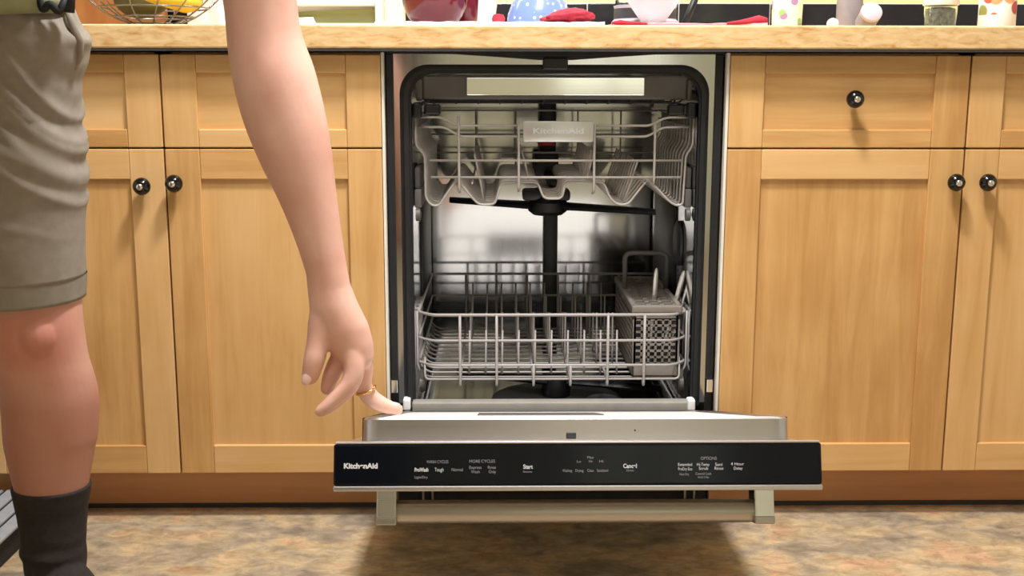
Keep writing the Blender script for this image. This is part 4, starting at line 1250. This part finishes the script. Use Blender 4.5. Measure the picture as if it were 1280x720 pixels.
# reaching arm (towards the door corner)
ARM = [(-0.50, -0.655, 1.195, 0.062, 0.062), (-0.455, -0.645, 1.175, 0.062, 0.060), (-0.425, -0.635, 1.12, 0.054, 0.056), (-0.408, -0.628, 1.03, 0.049, 0.054), (-0.395, -0.622, 0.935, 0.0435, 0.050), (-0.390, -0.622, 0.873, 0.0445, 0.048), (-0.379, -0.626, 0.826, 0.0490, 0.049), (-0.367, -0.630, 0.778, 0.0485, 0.046), (-0.354, -0.633, 0.731, 0.0435, 0.042), (-0.341, -0.635, 0.683, 0.0350, 0.036), (-0.329, -0.637, 0.633, 0.0285, 0.031), (-0.320, -0.638, 0.59, 0.0250, 0.029)]
AP, AA = smooth_path([q[:3] for q in ARM], [q[3] for q in ARM], 4)
_, AB = smooth_path([q[:3] for q in ARM], [q[4] for q in ARM], 4)
body.loft([ell(p, a, b_, 40, 0, 0.25, 0) for p, a, b_ in zip(AP, AA, AB)] + [ell((-0.3170, -0.639, 0.565), 0.0265, 0.028, 40, 0, 0.2), ell((-0.312, -0.640, 0.543), 0.030, 0.029, 40, 0, 0.15), ell((-0.302, -0.640, 0.515), 0.0335, 0.029, 40, 0, 0.1), ell((-0.292, -0.639, 0.492), 0.0290, 0.028, 40, 0, 0.1), ell((-0.2865, -0.638, 0.474), 0.0245, 0.026, 40), ell((-0.285, -0.637, 0.462), 0.017, 0.018, 40)])
body.finger([(-0.320, -0.640, 0.556), (-0.3255, -0.648, 0.522), (-0.3305, -0.656, 0.498), (-0.3350, -0.662, 0.477), (-0.3400, -0.664, 0.4575)], [0.019, 0.0180, 0.0146, 0.0138, 0.0112])
body.finger([(-0.2905, -0.652, 0.492), (-0.2855, -0.659, 0.466), (-0.2910, -0.665, 0.446), (-0.306, -0.668, 0.4305), (-0.318, -0.670, 0.420), (-0.3275, -0.671, 0.4135)], [0.0145, 0.0140, 0.0124, 0.0110, 0.0096, 0.0076])
body.finger([(-0.296, -0.640, 0.492), (-0.308, -0.641, 0.470), (-0.3165, -0.643, 0.453), (-0.3225, -0.645, 0.436)], [0.0135, 0.0125, 0.0112, 0.0088])
body.finger([(-0.282, -0.630, 0.486), (-0.2775, -0.628, 0.458), (-0.2785, -0.626, 0.437), (-0.2715, -0.624, 0.4195), (-0.2570, -0.622, 0.4075), (-0.2350, -0.620, 0.4005)], [0.0145, 0.0130, 0.0118, 0.0112, 0.0098, 0.0078])
body.finger([(-0.285, -0.618, 0.486), (-0.2825, -0.607, 0.456), (-0.2825, -0.599, 0.434), (-0.2740, -0.592, 0.4140), (-0.2600, -0.586, 0.4010), (-0.2460, -0.582, 0.3935)], [0.0130, 0.0112, 0.0102, 0.0095, 0.0084, 0.0070])
# other arm, braced on its own thigh
A2 = [(-0.88, -0.63, 1.215, 0.055, 0.055), (-0.925, -0.63, 1.185, 0.056, 0.056), (-0.965, -0.635, 1.11, 0.048, 0.048), (-1.00, -0.64, 1.02, 0.043, 0.044), (-1.02, -0.65, 0.94, 0.041, 0.042), (-1.02, -0.665, 0.87, 0.041, 0.042), (-1.01, -0.675, 0.79, 0.034, 0.035), (-1.00, -0.680, 0.72, 0.026, 0.027), (-0.998, -0.682, 0.68, 0.028, 0.023), (-0.997, -0.682, 0.64, 0.038, 0.020), (-0.997, -0.680, 0.60, 0.040, 0.017), (-0.997, -0.678, 0.585, 0.034, 0.013)]
body.loft([ell((x, y, z), rx, ry) for x, y, z, rx, ry in A2])
for k, (ln, r) in enumerate(((0.060, 0.0078), (0.076, 0.0085), (0.080, 0.0087), (0.072, 0.0085))):
    x = -1.026 + k * 0.0195
    body.finger([(x, -0.680, 0.60), (x, -0.680, 0.59 - ln * 0.4), (x, -0.672, 0.59 - ln * 0.75), (x, -0.662, 0.59 - ln)], [r + 0.001, r, r * 0.92, r * 0.8], 12)
body.finger([(-0.972, -0.684, 0.655), (-0.952, -0.690, 0.628), (-0.946, -0.690, 0.598)], [0.013, 0.0105, 0.008], 12)
KNEE = Vector((-0.735, -0.525, 0.468))
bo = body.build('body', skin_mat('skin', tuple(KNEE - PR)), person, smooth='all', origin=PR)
rm = bo.modifiers.new('fuse', 'REMESH'); rm.mode = 'VOXEL'; rm.voxel_size = 0.0030; rm.use_smooth_shade = True
sm = bo.modifiers.new('soften', 'SMOOTH'); sm.factor = 0.5; sm.iterations = 3
for s in (-1, 1):
    bm = bmesh.new(); bmesh.ops.create_uvsphere(bm, u_segments=14, v_segments=8, radius=0.0115)
    c = HP((s * 0.030, -0.079, 0.001))
    for v in bm.verts: v.co += c
    MB().from_bm(bm).build('eye', M['eye'], person, smooth='all')
hr = []
for z, rx, ry, oy in ((-0.03, 0.074, 0.075, 0.032), (0.02, 0.081, 0.090, 0.022), (0.055, 0.082, 0.104, 0.006), (0.09, 0.070, 0.090, 0.006), (0.115, 0.046, 0.058, 0.008), (0.128, 0.016, 0.02, 0.008)):
    hr.append([HP((rx * math.cos(a), oy + ry * math.sin(a), z)) for a in [2 * PI * j / 24 for j in range(24)]])
MB().loft(hr).build('hair', M['hair'], person, smooth='all')
# gold ring on the finger that touches the door
rc = Vector((-0.2755, -0.6255, 0.4285)); rd = Vector((0.35, 0.1, -0.93)).normalized()
ra = rd.cross(Vector((0, 1, 0))).normalized(); rbv = rd.cross(ra)
MB().tube([rc + (ra * math.cos(2 * PI * i / 24) + rbv * math.sin(2 * PI * i / 24)) * 0.0131 for i in range(24)], 0.0013, 8, True).build('ring', M['gold'], person, smooth='all')
# nails on the visible fingertips
def nail(c, d, nrm, w_, l_):
    d = Vector(d).normalized(); nrm = Vector(nrm); nrm = (nrm - d * nrm.dot(d)).normalized(); sd = d.cross(nrm)
    bm = bmesh.new(); bmesh.ops.create_uvsphere(bm, u_segments=14, v_segments=8, radius=1)
    for v in bm.verts:
        v.co = Vector(c) + sd * v.co.x * w_ + d * v.co.y * l_ + nrm * (v.co.z * 0.0016 - 0.0022 * v.co.x ** 2)
    MB().from_bm(bm).build('fingernail', M['nail'], person, smooth='all')
nail((-0.3440, -0.6742, 0.4560), (-0.25, -0.1, -1), (-0.25, -0.95, 0.1), 0.0068, 0.0080)
nail((-0.2370, -0.6215, 0.4085), (1, 0.1, -0.32), (0.3, -0.2, 0.95), 0.0052, 0.0065)
# socks
def sock(dx, dy):
    mb = MB(); rings = []
    zs = [0.226 - 0.004 * i for i in range(48)]
    prof = [(z, x, rx, y, ry) for z, x, rx, y, ry in LEG][::-1]
    def at(z):
        for a, b in zip(prof, prof[1:]):
            if a[0] <= z <= b[0]:
                t = (z - a[0]) / (b[0] - a[0]); return [a[i] * (1 - t) + b[i] * t for i in range(1, 5)]
        return list(prof[0][1:])
    for z in zs:
        if z < 0.04: break
        x, rx, y, ry = at(z)
        pts = []
        for j in range(40):
            a = 2 * PI * j / 40
            wr = 0.0022 * mnoise.noise(Vector((math.cos(a) * 0.9, math.sin(a) * 0.9 + dx, z * 42))) * (1 if z < 0.16 else 0.3)
            bulge = 0.0035 * math.exp(-((z - 0.122) / 0.007) ** 2) * (0.6 + 0.4 * math.cos(a * 1 + 2.6))
            g = 0.0044 + wr + bulge
            pts.append((x + dx + (rx + g) * math.cos(a), y + dy + (ry + g) * math.sin(a), z))
        rings.append(pts)
    mb.loft(rings)
    mb.loft(foot_rings(-0.774 + dx, -0.418 + dy, 0.0040))
    so = mb.build('sock', M['sock'], person, smooth='all')
    sr = so.modifiers.new('fuse', 'REMESH'); sr.mode = 'VOXEL'; sr.voxel_size = 0.0028; sr.use_smooth_shade = True
    ss_ = so.modifiers.new('soften', 'SMOOTH'); ss_.factor = 0.5; ss_.iterations = 5
    return so
sock(0, 0); sock(DX2, DY2)

# shorts
SH = [(0.952, -0.790, 0.095, -0.47, 0.120), (0.93, -0.785, 0.100, -0.475, 0.120), (0.903, -0.772, 0.102, -0.475, 0.120), (0.871, -0.762, 0.104, -0.475, 0.118), (0.849, -0.765, 0.100, -0.472, 0.118), (0.821, -0.769, 0.094, -0.47, 0.116), (0.766, -0.772, 0.091, -0.465, 0.112), (0.721, -0.771, 0.0945, -0.463, 0.111), (0.664, -0.771, 0.0915, -0.460, 0.108), (0.595, -0.774, 0.086, -0.458, 0.102), (0.552, -0.774, 0.083, -0.456, 0.097), (0.549, -0.774, 0.083, -0.456, 0.097), (0.5165, -0.775, 0.0805, -0.455, 0.094)]
def shv(z):
    s = SH[::-1]
    for a, b in zip(s, s[1:]):
        if a[0] <= z <= b[0]:
            t = (z - a[0]) / (b[0] - a[0]); return [a[i] * (1 - t) + b[i] * t for i in range(1, 5)]
    return list(s[-1][1:]) if z > s[-1][0] else list(s[0][1:])
def shorts_leg(mb, dx, dy, z_top, z_bot, hem=False):
    rings = []
    n = 96
    k = max(2, int((z_top - z_bot) / 0.0045))
    for i in range(k + 1):
        z = z_top + (z_bot - z_top) * i / k
        x, rx, y, ry = shv(z)
        pts = []
        for j in range(n):
            a = 2 * PI * j / n
            sx = -math.sin(a)
            strength = max(0.0, min(1, (z - 0.60) / 0.10)) * max(0.15, min(1, (0.95 - z) / 0.06))
            u = math.cos(a) * 1.3 + dx * 5
            ph = z * 34 + u * 2.0 + 1.6 * mnoise.noise(Vector((u * 0.8, z * 6, 1.7)))
            fold = mnoise.noise(Vector((u * 0.55, ph * 0.75, 4.2)))
            ridge = (1 - abs(fold) * 2.6)
            soft = 0.004 * mnoise.noise(Vector((math.cos(a) * 1.2, math.sin(a) * 1.2, z * 9 + dx)))
            w = 0 if hem else (0.0062 * strength * (max(ridge, -0.2) ** 1 - 0.45) + soft * 0.8)
            pts.append((x + dx + (rx + w) * math.cos(a), y + dy + (ry + w) * math.sin(a), z - 0.0 + 0.12 * 0 ))
        rings.append(pts)
    # inside wall for an open bottom
    z = z_bot
    x, rx, y, ry = shv(z)
    rings.append([(x + dx + (rx - 0.003) * math.cos(2 * PI * j / n), y + dy + (ry - 0.003) * math.sin(2 * PI * j / n), z) for j in range(n)])
    rings.append([(x + dx + (rx - 0.004) * math.cos(2 * PI * j / n), y + dy + (ry - 0.004) * math.sin(2 * PI * j / n), z + 0.03) for j in range(n)])
    mb.loft(rings, cap=not hem)
mb = MB()
shorts_leg(mb, 0, 0, 0.95, 0.549); shorts_leg(mb, DX2, DY2 * 0.9, 0.95, 0.549)
mb.loft([ell((-0.885, -0.50, 0.735), 0.05, 0.07, 48), ell((-0.885, -0.50, 0.765), 0.085, 0.095, 48), ell((-0.885, -0.50, 0.80), 0.125, 0.115, 48), ell((-0.882, -0.49, 0.86), 0.185, 0.128, 48), ell((-0.88, -0.49, 0.92), 0.182, 0.13, 48), ell((-0.875, -0.49, 0.985), 0.176, 0.13, 48)])
mb.build('shorts', M['cloth'], person, smooth='all')
mb = MB(); shorts_leg(mb, 0, 0, 0.5495, 0.5165, True); mb.build('short_hem', M['hem'], person, smooth='all')
mb = MB(); shorts_leg(mb, DX2, DY2 * 0.9, 0.5495, 0.5165, True); mb.build('short_hem', M['hem'], person, smooth='all')
# pocket flap edge on the outer seam
mb = MB()
mb.tube([(-0.672, -0.505, 0.918), (-0.664, -0.510, 0.895), (-0.659, -0.500, 0.872), (-0.664, -0.490, 0.853), (-0.672, -0.49, 0.836)], [0.003, 0.005, 0.0065, 0.0055, 0.003], 12)
mb.build('pocket_edge', M['cloth'], person, smooth='all')
# shirt
SHIRT = [((-0.855, -0.505, 0.884), 0.180, 0.150, 0.13, 0.0), ((-0.855, -0.505, 0.905), 0.180, 0.150, 0.12, 0.0), ((-0.855, -0.508, 0.955), 0.178, 0.142, 0.07, 0.0), ((-0.85, -0.525, 1.03), 0.168, 0.132, -0.15, 0.2), ((-0.80, -0.575, 1.10), 0.170, 0.130, -0.35, 0.4), ((-0.735, -0.64, 1.175), 0.188, 0.135, -0.5, 0.55), ((-0.675, -0.70, 1.235), 0.190, 0.122, -0.55, 0.7), ((-0.640, -0.742, 1.272), 0.13, 0.092, -0.55, 0.8), ((-0.612, -0.766, 1.296), 0.072, 0.068, -0.5, 0.8)]
mb = MB()
rings = []
for c, rx, ry, tx, ty in SHIRT:
    r = ell(c, rx, ry, 64, 0, tx, ty)
    rings.append([Vector(p) + Vector((0.004 * mnoise.noise(Vector(p) * 14), 0.004 * mnoise.noise(Vector(p) * 14 + Vector((5, 0, 0))), 0)) for p in r])
mb.loft([[p * 1.0 + Vector((0, 0, 0.02)) for p in ell_in] for ell_in in [[Vector(q) for q in ell((-0.855, -0.505, 0.884), 0.173, 0.143, 64, 0, 0.13, 0.0)]]] + rings, cap=False)
mb.loft([ell((-0.640, -0.705, 1.215), 0.070, 0.080, 24, 0, 0.2), ell((-0.530, -0.670, 1.218), 0.082, 0.084, 24, 0, 0.2), ell((-0.462, -0.648, 1.190), 0.074, 0.074, 24, 0, 0.2), ell((-0.428, -0.636, 1.125), 0.066, 0.068, 24), ell((-0.414, -0.630, 1.05), 0.063, 0.066, 24), ell((-0.414, -0.630, 1.052), 0.059, 0.062, 24)], cap=False)
mb.loft([ell((-0.77, -0.65, 1.205), 0.07, 0.07, 24), ell((-0.86, -0.635, 1.215), 0.08, 0.078, 24), ell((-0.93, -0.632, 1.19), 0.068, 0.068, 24), ell((-0.967, -0.636, 1.11), 0.060, 0.060, 24), ell((-0.988, -0.640, 1.05), 0.058, 0.058, 24), ell((-0.988, -0.640, 1.052), 0.054, 0.054, 24)], cap=False)
mb.build('shirt', M['shirt'], person, smooth='all')
mb = MB()
mb.tube(bend([(-0.690, -0.553, 0.930), (-0.682, -0.556, 0.908), (-0.674, -0.556, 0.920), (-0.664, -0.552, 0.906), (-0.656, -0.546, 0.925)], 0.008), 0.0050, 8)
mb.tube([(-0.652, -0.540, 0.945), (-0.655, -0.543, 0.908)], 0.008, 8)
mb.build('belt_strap', M['strap'], person, smooth='all', label='dark strap end hanging under the shirt')
